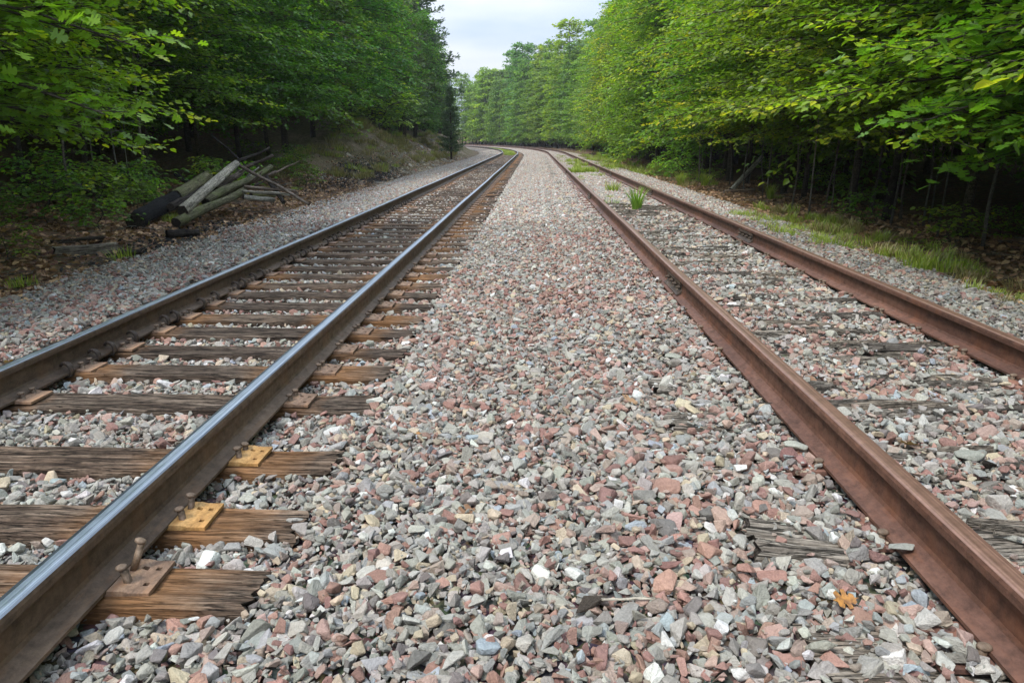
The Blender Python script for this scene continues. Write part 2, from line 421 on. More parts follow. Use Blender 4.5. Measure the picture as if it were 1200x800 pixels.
def palette(n, red=.28, u=None, dark=1.0):
    """colour per stone"""
    base = np.array([[.335, .315, .275], [.27, .26, .228], [.40, .38, .335], [.31, .31, .29], [.335, .20, .16], [.265, .155, .13], [.385, .27, .225], [.44, .365, .265], [.56, .545, .51], [.33, .365, .385], [.34, .275, .225], [.19, .17, .155]])
    w = np.array([.21, .17, .15, .09, 0, 0, 0, .075, .04, .02, .07, .05])
    w = w/w.sum()
    red = np.broadcast_to(red, n)
    isr = rng.random(n) < red
    k = rng.choice(12, n, p=w); kr = rng.choice([4, 5, 6], n, p=[.42, .33, .25])
    c = base[np.where(isr, kr, k)]*rng.uniform(.82, 1.2, (n, 1))*rng.uniform(.96, 1.04, (n, 3))*dark*1.06
    return np.concatenate([c, np.ones((n, 1))], 1)
stone_meshes = [bm_mesh('stone', stone_bm(100+i, True), M_st_i) for i in range(14)]
def proto_collection(name, meshes):
    c = bpy.data.collections.new(name)
    for i, me in enumerate(meshes):
        o = bpy.data.objects.new(f'{name}_shape.{i:03d}', me); c.objects.link(o)
    return c
def gn_tree(coll):
    ng = bpy.data.node_groups.new('scatter', 'GeometryNodeTree')
    ng.interface.new_socket('Geometry', in_out='INPUT', socket_type='NodeSocketGeometry')
    ng.interface.new_socket('Geometry', in_out='OUTPUT', socket_type='NodeSocketGeometry')
    N = ng.nodes.new; gi = N('NodeGroupInput'); go = N('NodeGroupOutput')
    ci = N('GeometryNodeCollectionInfo'); ci.inputs['Collection'].default_value = coll
    ci.inputs['Separate Children'].default_value = True; ci.inputs['Reset Children'].default_value = True
    ip = N('GeometryNodeInstanceOnPoints'); ip.inputs['Pick Instance'].default_value = True
    def at(nm, ty):
        a = N('GeometryNodeInputNamedAttribute'); a.data_type = ty; a.inputs['Name'].default_value = nm; return a.outputs['Attribute']
    K = ng.links.new
    K(gi.outputs[0], ip.inputs['Points']); K(ci.outputs[0], ip.inputs['Instance'])
    K(at('idx', 'INT'), ip.inputs['Instance Index'])
    er = N('FunctionNodeEulerToRotation'); K(at('rot', 'FLOAT_VECTOR'), er.inputs[0]); K(er.outputs[0], ip.inputs['Rotation'])
    K(at('scl', 'FLOAT_VECTOR'), ip.inputs['Scale']); K(ip.outputs[0], go.inputs[0])
    return ng
def scatter(name, pos, rot, scl, idx, tint, coll, parent=None, **k):
    me = np_mesh_pts(name, pos, rot, scl, idx, tint)
    o = link(name, me, parent, **k)
    md = o.modifiers.new('scatter', 'NODES'); md.node_group = gn_tree(coll)
    return o
def np_mesh_pts(name, pos, rot, scl, idx, tint):
    me = bpy.data.meshes.new(name); n = len(pos)
    me.vertices.add(n); me.vertices.foreach_set('co', np.asarray(pos, np.float32).ravel())
    for an, ty, key, d in (('rot', 'FLOAT_VECTOR', 'vector', rot), ('scl', 'FLOAT_VECTOR', 'vector', scl), ('idx', 'INT', 'value', idx), ('tint', 'FLOAT_COLOR', 'color', tint)):
        a = me.attributes.new(an, ty, 'POINT')
        a.data.foreach_set(key, np.asarray(d, np.int32 if ty == 'INT' else np.float32).ravel())
    me.update(); return me
def vnoise(x, y, sc, seed=0):
    """cheap smooth value noise"""
    x = x*sc+seed*17.3; y = y*sc+seed*5.1
    xi = np.floor(x).astype(np.int64); yi = np.floor(y).astype(np.int64); fx = x-xi; fy = y-yi
    fx = fx*fx*(3-2*fx); fy = fy*fy*(3-2*fy)
    def h(a, b):
        v = np.sin(a*127.1+b*311.7+seed*74.7)*43758.5453; return v-np.floor(v)
    return (h(xi, yi)*(1-fx)+h(xi+1, yi)*fx)*(1-fy)+(h(xi, yi+1)*(1-fx)+h(xi+1, yi+1)*fx)*fy

# ties: positions along the track
tie_s_left = [1.02, 1.52, 2.007, 2.42, 2.958, 3.50, 3.74+.18, 4.30, 4.72, 5.17, 5.61, 6.08, 6.54, 6.985, 7.49, 7.96, 8.46, 8.94, 9.44]
tie_s_left = [.38, .88, 1.36, 2.007, 2.42, 2.958, 3.70, 4.235, 4.70, 5.17, 5.61, 6.08, 6.54, 6.985, 7.49, 7.96, 8.46, 8.94, 9.44]
while tie_s_left[-1] < 140: tie_s_left.append(tie_s_left[-1]+.492+rnd.uniform(-.035, .035))
tie_s_right = [.55, 1.1, 1.62, 2.18]
while tie_s_right[-1] < 60: tie_s_right.append(tie_s_right[-1]+.54+rnd.uniform(-.03, .03))
TLs, TRs = np.array(tie_s_left), np.array(tie_s_right)

def near_stones(spacing, jit, ymax, layer):
    gx = np.arange(-5.5, 4.7, spacing); gy = np.arange(1.0, ymax, spacing)
    x, y = np.meshgrid(gx, gy); x = x.ravel(); y = y.ravel()
    x = x+rng.uniform(-jit, jit, len(x)); y = y+rng.uniform(-jit, jit, len(y))
    k = (np.abs(x) < .78*y+1.1)
    edge = np.minimum(x+5.25+.5*vnoise(y, y, .9, 3)-.25, 4.35+.4*vnoise(y, y, .8, 4)-x)
    k &= rng.random(len(x)) < np.clip(edge/.35+.25, 0, 1)
    x, y = x[k], y[k]
    size = np.exp(rng.normal(math.log(.0425), .38, len(x))).clip(.022, .095)
    # keep clear of the rails and ties
    k = np.ones(len(x), bool)
    for ru in (L1, L2, R1, R2): k &= (np.abs(x-ru) > .082+size*.3) | ((layer == 0) & (size < .05))
    dl = np.abs(TLs[np.clip(np.searchsorted(TLs, y), 1, len(TLs)-1)]-y); dl = np.minimum(dl, np.abs(TLs[np.clip(np.searchsorted(TLs, y)-1, 0, len(TLs)-1)]-y))
    inl = (dl < .112+size*.22) & (x > LC-1.30) & (x < LC+1.275)
    k &= ~inl
    dr = np.minimum(np.abs(TRs[np.clip(np.searchsorted(TRs, y), 1, len(TRs)-1)]-y), np.abs(TRs[np.clip(np.searchsorted(TRs, y)-1, 0, len(TRs)-1)]-y))
    inr = (dr < .115) & (np.abs(x-RCN) < 1.28)
    cover = vnoise(x, y, 2.6, 9)*.6+vnoise(x, y, 7, 10)*.4+.5*((np.abs(y-2.18) < .2) & ((x < 1.02) & (x > .8) | (x > 1.45)))
    inner = (x > R1) & (x < R2)
    k &= ~(inr & (cover > np.where(inner, np.where(y < 4, .78, .68), np.where(x > R2, .75, .95))))
    x, y, size, inr = x[k], y[k], size[k], inr[k]
    z = gz(x, y)+.012*(vnoise(x, y, 3.1, 1)-.5)+.012*(vnoise(x, y, 9, 2)-.5)
    z += np.where(layer == 0, -.004, .014+.010*rng.random(len(x)))-size*.10
    z += np.where(inr, .018, 0)+np.where((np.abs(x-R1+.15) < .07), .018, 0)
    # small hummocks in the middle and against the right rails
    # flanges catch a few stones
    rot = np.stack([rng.normal(0, .42, len(x)), rng.normal(0, .42, len(x)), rng.uniform(0, 2*PI, len(x))], 1)
    return x, y, z, size, rot
A = near_stones(.0325, .016, 12.5, 0); B = near_stones(.052, .026, 12.5, 1)
Cc = near_stones(.030, .015, 6.0, 0); Cc = (Cc[0], Cc[1], Cc[2]+.008, np.clip(Cc[3]*.42, .010, .024), Cc[4])
x, y, z, size, rot = [np.concatenate([a, b, c]) for a, b, c in zip(A, B, Cc)]
n = len(x)
redf = .17+.40*np.clip(vnoise(x, y, .75, 5)*.9+vnoise(x, y, 2.2, 6)*.5-.45, 0, 1)+.12*np.exp(-((x-.35)/.45)**2)-.14*sstep(-1.0, -1.6, x)*sstep(-3, -2.4, x)-.10*sstep(1.4, 2.0, x)
tint = palette(n, np.clip(redf, .03, .7)); tint[:, :3] *= np.where(x > R2, .80, 1.0)[:, None]*np.where(x < -4.1, .92, 1.0)[:, None]
idx = rng.integers(0, len(stone_meshes), n)
scl = np.stack([size, size*rng.uniform(.85, 1.1, n), size*rng.uniform(.85, 1.15, n)], 1)*1.12
pos = np.stack([x, y, z], 1)
# the 300 that show largest are objects of their own
cr = np.array(_cr)
pc = (pos-np.array([0, 0, CAM_Z])) @ cr
px = 600+F_PX*pc[:, 0]/-pc[:, 2]; py = 400-F_PX*pc[:, 1]/-pc[:, 2]
vis = (px > 4) & (px < 1196) & (py < 796) & (py > 0) & (pc[:, 2] < 0)
score = np.where(vis, size/(-pc[:, 2])*(1+1.5*((np.arange(n) >= len(A[0])) & (np.arange(n) < len(A[0])+len(B[0])))), 0)
top = np.argsort(-score)[:300]
big_meshes = []
for me in stone_meshes:
    m2 = me.copy(); m2.materials.clear(); m2.materials.append(M_st_o); big_meshes.append(m2)
for i in top:
    o = bpy.data.objects.new('stone', big_meshes[idx[i]]); COL.objects.link(o); o.parent = bed
    o.location = pos[i]; o.rotation_euler = rot[i]; o.scale = scl[i]; o.color = tint[i]
keep = np.ones(n, bool); keep[top] = False
c_st = proto_collection('ballast_stone', stone_meshes)
scatter('gravel', pos[keep], rot[keep], scl[keep], idx[keep], tint[keep], c_st, bed, kind='stuff')
print('stones', n)

# farther ballast: tiles of loose stones
def tile_mesh(seed, T=1.0, spacing=.05, redp=.22):
    r = np.random.default_rng(seed)
    protos = []
    for i in range(6):
        bm = stone_bm(300+i, False); bm.verts.ensure_lookup_table(); bm.verts.index_update()
        protos.append((np.array([v.co[:] for v in bm.verts]), np.array([[v.index for v in f.verts] for f in bm.faces]))); bm.free()
    gx = np.arange(-T/2, T/2, spacing); gxx, gyy = np.meshgrid(gx, gx); gxx = gxx.ravel(); gyy = gyy.ravel()
    V = []; Fc = []; C = []; off = 0
    tints = palette(len(gxx), redp)
    for j in range(len(gxx)):
        pv, pf = protos[r.integers(6)]
        E = np.array(Euler((r.normal(0, .4), r.normal(0, .4), r.uniform(0, 6.28))).to_matrix())
        sz = float(np.clip(np.exp(r.normal(math.log(.062), .28)), .035, .11))
        v = pv*sz @ E.T+np.array([gxx[j]+r.uniform(-.5, .5)*spacing, gyy[j]+r.uniform(-.5, .5)*spacing, r.uniform(-.012, .01)])
        V.append(v); Fc.append(pf+off); C.append(np.repeat(tints[j][None], len(v), 0)); off += len(v)
    return np_mesh('gravel_tile', np.concatenate(V), np.concatenate(Fc), M_st_g, False, {'tint': ('FLOAT_COLOR', np.concatenate(C))})
tiles = [tile_mesh(i, 1.06, .047, [.16, .2, .26, .3][i]) for i in range(4)]
c_tl = proto_collection('gravel_tile', tiles)
TP, TR, TI, TS = [], [], [], []
def lay(u0, u1, s0, s1, dz=0.0):
    nu_ = max(1, math.ceil((u1-u0)/1.0)); s = s0
    while s < s1:
        for k in range(nu_):
            u = u0+.5+(u1-u0-1)*(k/(nu_-1) if nu_ > 1 else .5)
            px_, py_, a = P(u, s)
            slope = (float(gz_us(np.array(u+.4), np.array(s)))-float(gz_us(np.array(u-.4), np.array(s))))/.8
            q = rnd.randrange(4)
            # spin about local z first, then tilt across the track
            Mx = Matrix.Rotation(a, 3, 'Z') @ Matrix.Rotation(-math.atan(slope), 3, 'Y') @ Matrix.Rotation(q*PI/2, 3, 'Z')
            TP.append((px_, py_, float(gz_us(np.array(u), np.array(s)))+dz-.008)); TR.append(tuple(Mx.to_euler())); TI.append(rnd.randrange(4)); TS.append((1, 1, 1))
        s += 1.0
for (a, b) in ((-5.35, -3.0), (-3.05, -1.35), (-1.5, 1.5), (1.1, 4.45)):
    lay(a, b, 12.9, 165, .018 if a == -3.05 else .0)
scatter('gravel', TP, TR, TS, TI, np.ones((len(TP), 4)), c_tl, bed, kind='stuff')

# ------------------------------------------------------------ rails
HR = .186
prof = [(-.076, 0), (-.076, .012), (-.045, .020), (-.016, .032), (-.0095, .046), (-.0085, .10), (-.012, .134), (-.022, .142), (-.037, .146), (-.0375, .168), (-.034, .180), (-.027, .1842), (-.014, .186)]
prof = prof+[(-a, b) for a, b in reversed(prof)]
def rail_mesh(name, u, zb, mats):
    sv = list(np.arange(-4, 56, 2.0))+list(np.arange(56, 181, 1.5))
    n = len(prof); V = []; F = []; MI = []
    for s in sv:
        x0, y0, a = P(u, s)
        wob = .004*math.sin(s*.45+u)+.003*math.sin(s*1.1+u*3) if s > 3 else 0
        for (px_, pz_) in prof: V.append((x0+(px_+wob)*math.cos(a), y0+(px_+wob)*math.sin(a), zb+pz_+.0025*math.sin(s*.6+u)))
    for i in range(len(sv)-1):
        for j in range(n):
            k = (j+1) % n
            F.append((i*n+j, (i+1)*n+j, (i+1)*n+k, i*n+k)); MI.append((2 if j in (10, 11, 14) and len(mats) > 2 else 1) if 10 <= j <= 14 else 0)
    F.append(tuple(range(n))); MI.append(0); F.append(tuple(reversed(range((len(sv)-1)*n, len(sv)*n)))); MI.append(0)
    me = bpy.data.meshes.new(name); me.from_pydata(V, [], F); 
    for m in mats: me.materials.append(m)
    me.polygons.foreach_set('material_index', MI); me.update()
    bm = bmesh.new(); bm.from_mesh(me); bmesh.ops.recalc_face_normals(bm, faces=bm.faces[:]); bm.to_mesh(me); bm.free()
    return me
left = empty('railway_track', (0, 0, 0), label='left railway track with two shiny topped steel rails on exposed dark wooden ties', cat='railway track')
right = empty('railway_track', (0, 0, 0), label='right railway track with dull rusty brown rails and rotten ties sunk in gravel', cat='railway track')
ZB_L, ZB_R = .014, ZR+.020
rails = {}
for u in (L1, L2): rails[u] = link('rail', rail_mesh('rail', u, ZB_L, [M_rail_side, M_head, M_head2]), left)
for u in (R1, R2): rails[u] = link('rail', rail_mesh('rail', u, ZB_R, [M_rail_rust, M_rhead]), right)

# ------------------------------------------------------------ ties
def tie_mesh(seed, mat, Lh=1.30, W=.115, H=.17, rot_amt=.006, groove=.010, nx_=56, nw=12):
    r = random.Random(seed); s0 = seed*13.7
    ringp = []
    for j in range(nw+1): ringp.append((-W+2*W*j/nw, 0, 'top'))
    for j in range(1, 4): ringp.append((W, -H*j/4, 'side'))
    ringp.append((W, -H, 'b')); ringp.append((-W, -H, 'b'))
    for j in range(3, 0, -1): ringp.append((-W, -H*j/4, 'side'))
    n = len(ringp); V = []
    cracks = [(r.uniform(-W*.8, W*.8), r.uniform(-Lh, Lh), r.uniform(.3, .9), r.uniform(.5, 1)) for _ in range(9)]
    for i in range(nx_+1):
        x = -Lh+2*Lh*i/nx_
        xe = x+(0 if 0 < i < nx_ else 0)
        for (yy, zz, ty) in ringp:
            d = noise.noise(Vector((x*1.1+s0, yy*14, zz*14+s0)))*rot_amt*1.4+noise.noise(Vector((x*4+s0, yy*45, zz*45)))*rot_amt
            if ty == 'top':
                g = 0
                for (cy, cx, cl, cd) in cracks:
                    w = abs(yy-cy-.006*noise.noise(Vector((x*3, cy*90, 0))))
                    if w < .016 and abs(x-cx) < cl: g = max(g, (1-w/.016)*cd*(1-abs(x-cx)/cl)**.5)
                rnd_e = max(0, (abs(yy)-W+.02)/.02)
                V.append((xe+(rnd_e*0), yy, zz+d-g*groove-.010*rnd_e**2))
            elif ty == 'side':
                V.append((xe, yy+math.copysign(d*1.3, yy), zz))
            else: V.append((xe, yy, zz))
    F = []
    for i in range(nx_):
        for j in range(n):
            k = (j+1) % n; F.append((i*n+j, i*n+k, (i+1)*n+k, (i+1)*n+j))
    # ragged ends: push end ring vertices a little
    V = [list(v) for v in V]
    for e in (0, nx_):
        for j in range(n):
            v = V[e*n+j]; v[0] += (noise.noise(Vector((v[1]*30+s0, v[2]*30, e)))*.045)+(-.0 if e else 0)
    for e, sg in ((0, -1), (nx_, 1)):
        c = len(V); V.append([sg*(Lh-.006), 0, -H/2])
        for j in range(n):
            k = (j+1) % n; F.append((c, e*n+j, e*n+k) if sg > 0 else (c, e*n+k, e*n+j))
    me = bpy.data.meshes.new('wooden_tie'); me.from_pydata([tuple(v) for v in V], [], F); me.materials.append(mat); me.materials.append(M_log_dark)
    me.polygons.foreach_set('material_index', [1 if len(f.vertices) == 3 else 0 for f in me.polygons]); me.update()
    bm = bmesh.new(); bm.from_mesh(me); bmesh.ops.recalc_face_normals(bm, faces=bm.faces[:]); bm.to_mesh(me); bm.free()
    return me
TV = [tie_mesh(i, M_tie, rot_amt=.005+.002*(i % 3), groove=.012) for i in range(6)]
TVs = [tie_mesh(20+i, M_tie, nx_=14, nw=4, groove=0, rot_amt=.008) for i in range(3)]
TVo = [tie_mesh(40+i, M_tie_old, rot_amt=.018, groove=.045, nx_=70, nw=16) for i in range(5)]
for k, s in enumerate(tie_s_left):
    x0, y0, a = P(LC+rnd.uniform(-.012, .012), s)
    if 2.3 < s < 2.5: x0 += .02
    me = rnd.choice(TV) if s < 22 else rnd.choice(TVs)
    o = link('wooden_tie', me, left); o.location = (x0, y0, rnd.uniform(-.006, .004)); o.rotation_euler = (rnd.uniform(-.02, .02), 0, a+rnd.uniform(-.012, .012)+(PI if rnd.random() < .5 else 0))
for k, s in enumerate(tie_s_right):
    x0, y0, a = P(RCN+rnd.uniform(-.05, .05), s)
    o = link('wooden_tie', rnd.choice(TVo), right); o.location = (x0, y0, ZR-.024+rnd.uniform(-.008, .012)); o.rotation_euler = (rnd.uniform(-.05, .05), 0, a+rnd.uniform(-.03, .03)+(PI if rnd.random() < .5 else 0))

# ------------------------------------------------------------ tie plates, spikes, anchors, joint bars
def plate_mesh(name, mat, hx=.19, hy=.092, t=.014, x_off=.02):
    cx = [-hx, -.125, -.105, .105, .125, .150, .168, hx]; cy = [-hy, -.052, -.034, .034, .052, hy]
    holes = {(1, 1), (3, 3), (5, 1), (5, 3), (1, 3)}
    bm = bmesh.new(); vt = {}; vb = {}
    def g(d, i, j, z):
        if (i, j) not in d: d[(i, j)] = bm.verts.new((cx[i]+x_off, cy[j], z+(.006*(abs(cx[i]) < .12) if z > 0 else 0)))
        return d[(i, j)]
    solid = lambda i, j: 0 <= i < len(cx)-1 and 0 <= j < len(cy)-1 and (i, j) not in holes
    for i in range(len(cx)-1):
        for j in range(len(cy)-1):
            if not solid(i, j): continue
            bm.faces.new([g(vt, i, j, t), g(vt, i+1, j, t), g(vt, i+1, j+1, t), g(vt, i, j+1, t)])
            for (di, dj, p, q) in ((-1, 0, (i, j), (i, j+1)), (1, 0, (i+1, j), (i+1, j+1)), (0, -1, (i, j), (i+1, j)), (0, 1, (i, j+1), (i+1, j+1))):
                if not solid(i+di, j+dj):
                    bm.faces.new([g(vt, *p, t), g(vt, *q, t), g(vb, *q, 0), g(vb, *p, 0)])
    return bm_mesh(name, bm, mat)
PM = [plate_mesh('tie_plate', m) for m in (M_plate, M_plate_or, M_plate_dk)]
def spike_mesh():
    bm = bmesh.new()
    bbox(bm, (0, 0, -.03), (.019, .019, .10))
    # domed oval head, overhanging towards +x
    rs = [(.0, .013), (.005, .0172), (.011, .0165), (.015, .011)]
    rings = []
    for (zz, r) in rs:
        rings.append([bm.verts.new((.005+math.cos(2*PI*j/10)*r*1.15, math.sin(2*PI*j/10)*r*.95, .018+zz)) for j in range(10)])
    for a, b in zip(rings, rings[1:]):
        for j in range(10): bm.faces.new([a[j], a[(j+1) % 10], b[(j+1) % 10], b[j]])
    bm.faces.new(rings[-1]); bm.faces.new(list(reversed(rings[0])))
    return bm_mesh('spike', bm, M_spike, True)
SPK = spike_mesh()
def anchor_mesh():
    mb = MB()
    pts = [(.020, 0, .050), (.030, 0, .062), (.048, 0, .070), (.068, 0, .062), (.082, 0, .042), (.086, 0, .015), (.076, 0, -.012), (.04, 0, -.022)]
    mb.tube(pts, [.008, .010, .011, .011, .011, .011, .010, .008], 8)
    pts = [(x, y+.018, z-.002) for x, y, z in pts[1:-1]]
    mb.tube(pts, [.007]*6, 8)
    return mb.mesh('rail_anchor', M_anchor, True)
ANC = anchor_mesh()
def add_spike(plate, lx, ly, up=0.0, tilt=(0, 0), rz=0):
    o = link('spike', SPK, plate); o.location = (lx, ly, .018+up); o.rotation_euler = (tilt[0], tilt[1], rz); return o
for k, s in enumerate(tie_s_left):
    if s > 32: break
    for u in (L1, L2):
        x0, y0, a = P(u, s)
        flip = u == L1
        kind = 0
        if u == L2: kind = 1 if k in (4, 5) else 0
        
        # local +x = outward of the track for L2, mirrored for L1 (field side is -x)
        o = link('tie_plate', PM[kind], left); o.location = (x0, y0+rnd.uniform(-.01, .01), .001); o.rotation_euler = (0, 0, (PI if flip else 0)+rnd.uniform(-.02, .02)+a)
        if s > 16: continue
        if u == L2:
            up, t1 = .0, (0, 0)
            if 1.9 < s < 2.1: add_spike(o, .125, .043, .075, (.18, -.32), PI); add_spike(o, .115, -.043, .035, (-.1, .1), PI)
            elif 2.3 < s < 2.5: add_spike(o, .105, .043, .030, (.1, -.15), PI); add_spike(o, .105, -.043, .02, (0, .1), PI)
            elif 2.9 < s < 3.0: add_spike(o, .10, .043, .004, (0, -.15), PI); add_spike(o, .105, -.043, .022, (0, .05), PI)
            else: add_spike(o, .10, .043, rnd.uniform(0, .012), (rnd.uniform(-.1, .1), rnd.uniform(-.2, .1)), PI); add_spike(o, .10, -.043, rnd.uniform(0, .02), (0, rnd.uniform(-.1, .1)), PI)
            add_spike(o, -.086, -.043, .002, (0, 0), 0)
        else:
            # the side facing the camera is the gauge side (local -x)
            add_spike(o, -.088, .043, rnd.uniform(0, .01), (0, .1), 0); add_spike(o, -.09, -.043, rnd.uniform(.0, .012), (0, .1), 0); add_spike(o, .088, .043, .002, (0, 0), PI)
for k, s in enumerate(tie_s_left):
    if 3 < s < 17:
        for dy in ((.135,) if k % 3 == 0 else (-.14, .14)):
            if k % 4 == 2 and dy > 0: continue
            o = link('rail_anchor', ANC, left); o.location = (L1, s+dy, ZB_L); o.scale = (1.0, 1.15, 1.0)
            o.rotation_euler = (0, 0, rnd.uniform(-.08, .08))
# right track plates, mostly buried
for k, s in enumerate(tie_s_right):
    if s > 26: break
    for u in (R1, R2):
        if rnd.random() < .2 and s > 3: continue
        x0, y0, a = P(u, s)
        o = link('tie_plate', PM[2], right); o.location = (x0, y0, ZR-.008); o.rotation_euler = (0, 0, (PI if u == R1 else 0)+rnd.uniform(-.03, .03)+(PI if u == R2 else 0)+(0 if u == R1 else 0))
        if s < 16:
            if u == R1: add_spike(o, .088, .043, .003, (0, 0), PI)
            else: add_spike(o, .088, .043, .006, (0, -.1), PI); add_spike(o, .092, -.043, .002, (0, 0), PI)
def joint_mesh():
    bm = bmesh.new(); Lj = .30
    # angle bar: swept profile from under the head to the base
    pr = [(.010, .150-.008), (.034, .138), (.036, .112), (.018, .100), (.016, .062), (.040, .038), (.060, .026), (.058, .020), (.016, .034), (.0095, .05)]
    rings = [[bm.verts.new((x, yy, z)) for x, z in pr] for yy in (-Lj, Lj)]
    for j in range(len(pr)):
        k = (j+1) % len(pr); bm.faces.new([rings[0][j], rings[0][k], rings[1][k], rings[1][j]])
    bm.faces.new(rings[0]); bm.faces.new(list(reversed(rings[1])))
    return bm_mesh('joint_bar', bm, M_anchor)
def bolt_mesh():
    mb = MB()
    mb.tube([(.014, 0, .082), (.036, 0, .082)], [.021, .021], 6); mb.tube([(.036, 0, .082), (.058, 0, .082)], [.011, .010], 8)
    return mb.mesh('bolt', M_anchor)
JM, BMh = joint_mesh(), bolt_mesh()
for (u, px_, py_) in ((R1, 791, 330), (R2, 876, 276), (R1, 697, 229), (R2, 762, 225), (R2, 716, 204), (R1, 663, 201)):
    p = at_z(px_, py_, ZB_R+.08); s = p.y
    j = link('joint_bar', JM, rails[u]); j.location = (u, s, ZB_R); j.rotation_euler = (0, 0, PI)
    for q in (-.24, -.08, .08, .24):
        b = link('bolt', BMh, right); b.location = (u, s+q, ZB_R); b.rotation_euler = (0, 0, PI)


# ------------------------------------------------------------ leaves and trees
OVAL = (np.array([[0, 0, 0], [.33, .33, .07], [.72, .25, .05], [1, 0, -.12], [.72, -.25, .05], [.33, -.33, .07]]),
        np.array([[0, 3, 2, 1], [0, 5, 4, 3]]))
def lobed():
    pts = [(0, 0), (.16, .07), (.14, .30), (.30, .40), (.36, .17), (.46, .18), (.48, .44), (.64, .42), (.66, .15), (.78, .26), (.90, .17), (.90, .05), (1.06, 0)]
    full = pts+[(x, -y) for x, y in reversed(pts[1:-1])]
    V = [(.5, 0, -.02)]+[(x, y, .10*abs(y)-.06*x*x) for x, y in full]
    n = len(full)
    return np.array(V), np.array([[0, 1+i, 1+(i+1) % n] for i in range(n)])
LOBED = lobed()
CLUMP = (np.array([[0, 0, 0], [.4, .42, .10], [.95, .25, -.05], [.8, -.35, .08], [.25, -.38, -.06], [.5, .05, .22]]),
         np.array([[0, 5, 2, 1], [0, 4, 3, 5]]))
def leaf_cloud(pos, d, nrm, size, shape):
    """numpy: a leaf at every pos pointing along d with normal nrm"""
    T, Fc = shape
    d = d/np.linalg.norm(d, axis=1, keepdims=True)
    w = np.cross(nrm, d); w /= np.linalg.norm(w, axis=1, keepdims=True)+1e-9
    u = np.cross(d, w)
    V = pos[:, None]+size[:, None, None]*(T[None, :, 0:1]*d[:, None]+T[None, :, 1:2]*w[:, None]+T[None, :, 2:3]*u[:, None])
    n, k = len(pos), len(T)
    F = (Fc[None]+(np.arange(n)*k)[:, None, None]).reshape(-1, Fc.shape[1])
    return V.reshape(-1, 3), F
def tree_meshes(seed, H, zlow, R, nlimb, leaf, sp, shape, bias=.0, trunk_r=.09, lean=0, twigs=12, mat=None, bark=None, top_taper=.5, hot=.10, droop=.35, zpow=1.0, vj=.15):
    """trunk, limbs and leaves; bias > 0 sends more and longer limbs towards -x"""
    r = np.random.default_rng(seed); q = random.Random(seed)
    tp = [(lean*(t**1.3)*H*.3+.10*math.sin(t*5+seed), .10*math.sin(t*4+seed*2), t*H*.97) for t in np.linspace(0, 1, 9)]
    tp = [(a*min(1, c*2/H*2), b*min(1, c*2/H*2), c-.15 if c == 0 else c) for a, b, c in tp]
    mt = MB(); mt.tube(tp, [trunk_r*(1-.85*t)*(1.25 if t == 0 else 1) for t in np.linspace(0, 1, 9)], 8, wob=.25, seed=seed)
    mb = MB(); LP, LD, LN, LS, LT = [], [], [], [], []
    def tpos(z):
        t = min(max(z/(H*.97), 0), 1)*8; i = min(int(t), 7); f = t-i
        return np.array(tp[i])*(1-f)+np.array(tp[i+1])*f
    for li in range(nlimb):
        tz = (li+.5)/nlimb; z = zlow+(H-zlow)*(tz**zpow)+q.uniform(-.15, .15)
        az = li*2.4+q.uniform(-.5, .5)
        if bias and q.random() < bias: az = PI+q.gauss(0, .75)
        env = math.sin(PI*min(1, .22+.78*((z-zlow)/(H-zlow)))) if top_taper else 1
        Lm = R*(.55+.45*env)*q.uniform(.72, 1.12)*(1-top_taper*max(0, (z-zlow)/(H-zlow)-.4))
        if bias: Lm *= 1+.25*max(0, -math.cos(az))
        el = q.uniform(.15, .55)+.35*(z-zlow)/(H-zlow)
        p0 = tpos(z); dirh = np.array([math.cos(az), math.sin(az), 0]); side = np.array([-math.sin(az), math.cos(az), 0])
        curv = q.uniform(-.25, .25)
        def lp(t): return p0+dirh*Lm*t+side*curv*Lm*t*t+np.array([0, 0, Lm*(math.tan(el)*t*.6-droop*t*t)])
        mb.tube([lp(t) for t in (0, .25, .5, .75, 1)], [trunk_r*.30*(1-.8*t)+.003 for t in (0, .25, .5, .75, 1)], 4, caps=False)
        tn_limb = q.random()
        for j in range(twigs):
            t = .22+.78*(j+.5)/twigs; sg = 1 if j % 2 else -1
            ang = sg*q.uniform(.6, 1.1)
            if j == twigs-1: ang = 0
            td = dirh*math.cos(ang)+side*math.sin(ang); td = td+np.array([0, 0, q.uniform(-vj, vj+.1)])
            tl = (R*.34*(1.15-.6*t)+.12)*q.uniform(.7, 1.25)
            o = lp(t)
            n = max(3, int(tl/sp))
            tt = (np.arange(n)+1)/n
            pts = o+td*tl*tt[:, None]+np.array([0, 0, -1])*(tt**2*tl*q.uniform(.05, .3))[:, None]
            if leaf < .2: mb.tube([o, pts[n//2], pts[-1]], [.006, .004, .0015], 3, caps=False)
            ss_ = np.where(np.arange(n) % 2 == 0, 1.0, -1.0)*r.uniform(.5, 1.1, n)
            tdn = td/np.linalg.norm(td); sd_ = np.array([-tdn[1], tdn[0], 0])
            dd = tdn*np.cos(ss_)[:, None]+sd_*np.sin(ss_)[:, None]; dd[:, 2] += r.uniform(-.55, .1, n)
            nn = np.array([0, 0, 1.0])+r.normal(0, .38, (n, 3))
            LP.append(pts+r.normal(0, leaf*.25, (n, 3))); LD.append(dd); LN.append(nn); LS.append(leaf*r.uniform(.6, 1.25, n))
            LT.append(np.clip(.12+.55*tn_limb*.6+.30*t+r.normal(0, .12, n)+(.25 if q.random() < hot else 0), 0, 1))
    P_, D_, N_, S_, T_ = map(np.concatenate, (LP, LD, LN, LS, LT))
    V, F = leaf_cloud(P_, D_, N_, S_, shape)
    crown = np_mesh('crown', V, F, mat or M_leaf, False, {'tint': ('FLOAT', np.repeat(T_, len(shape[0])))})
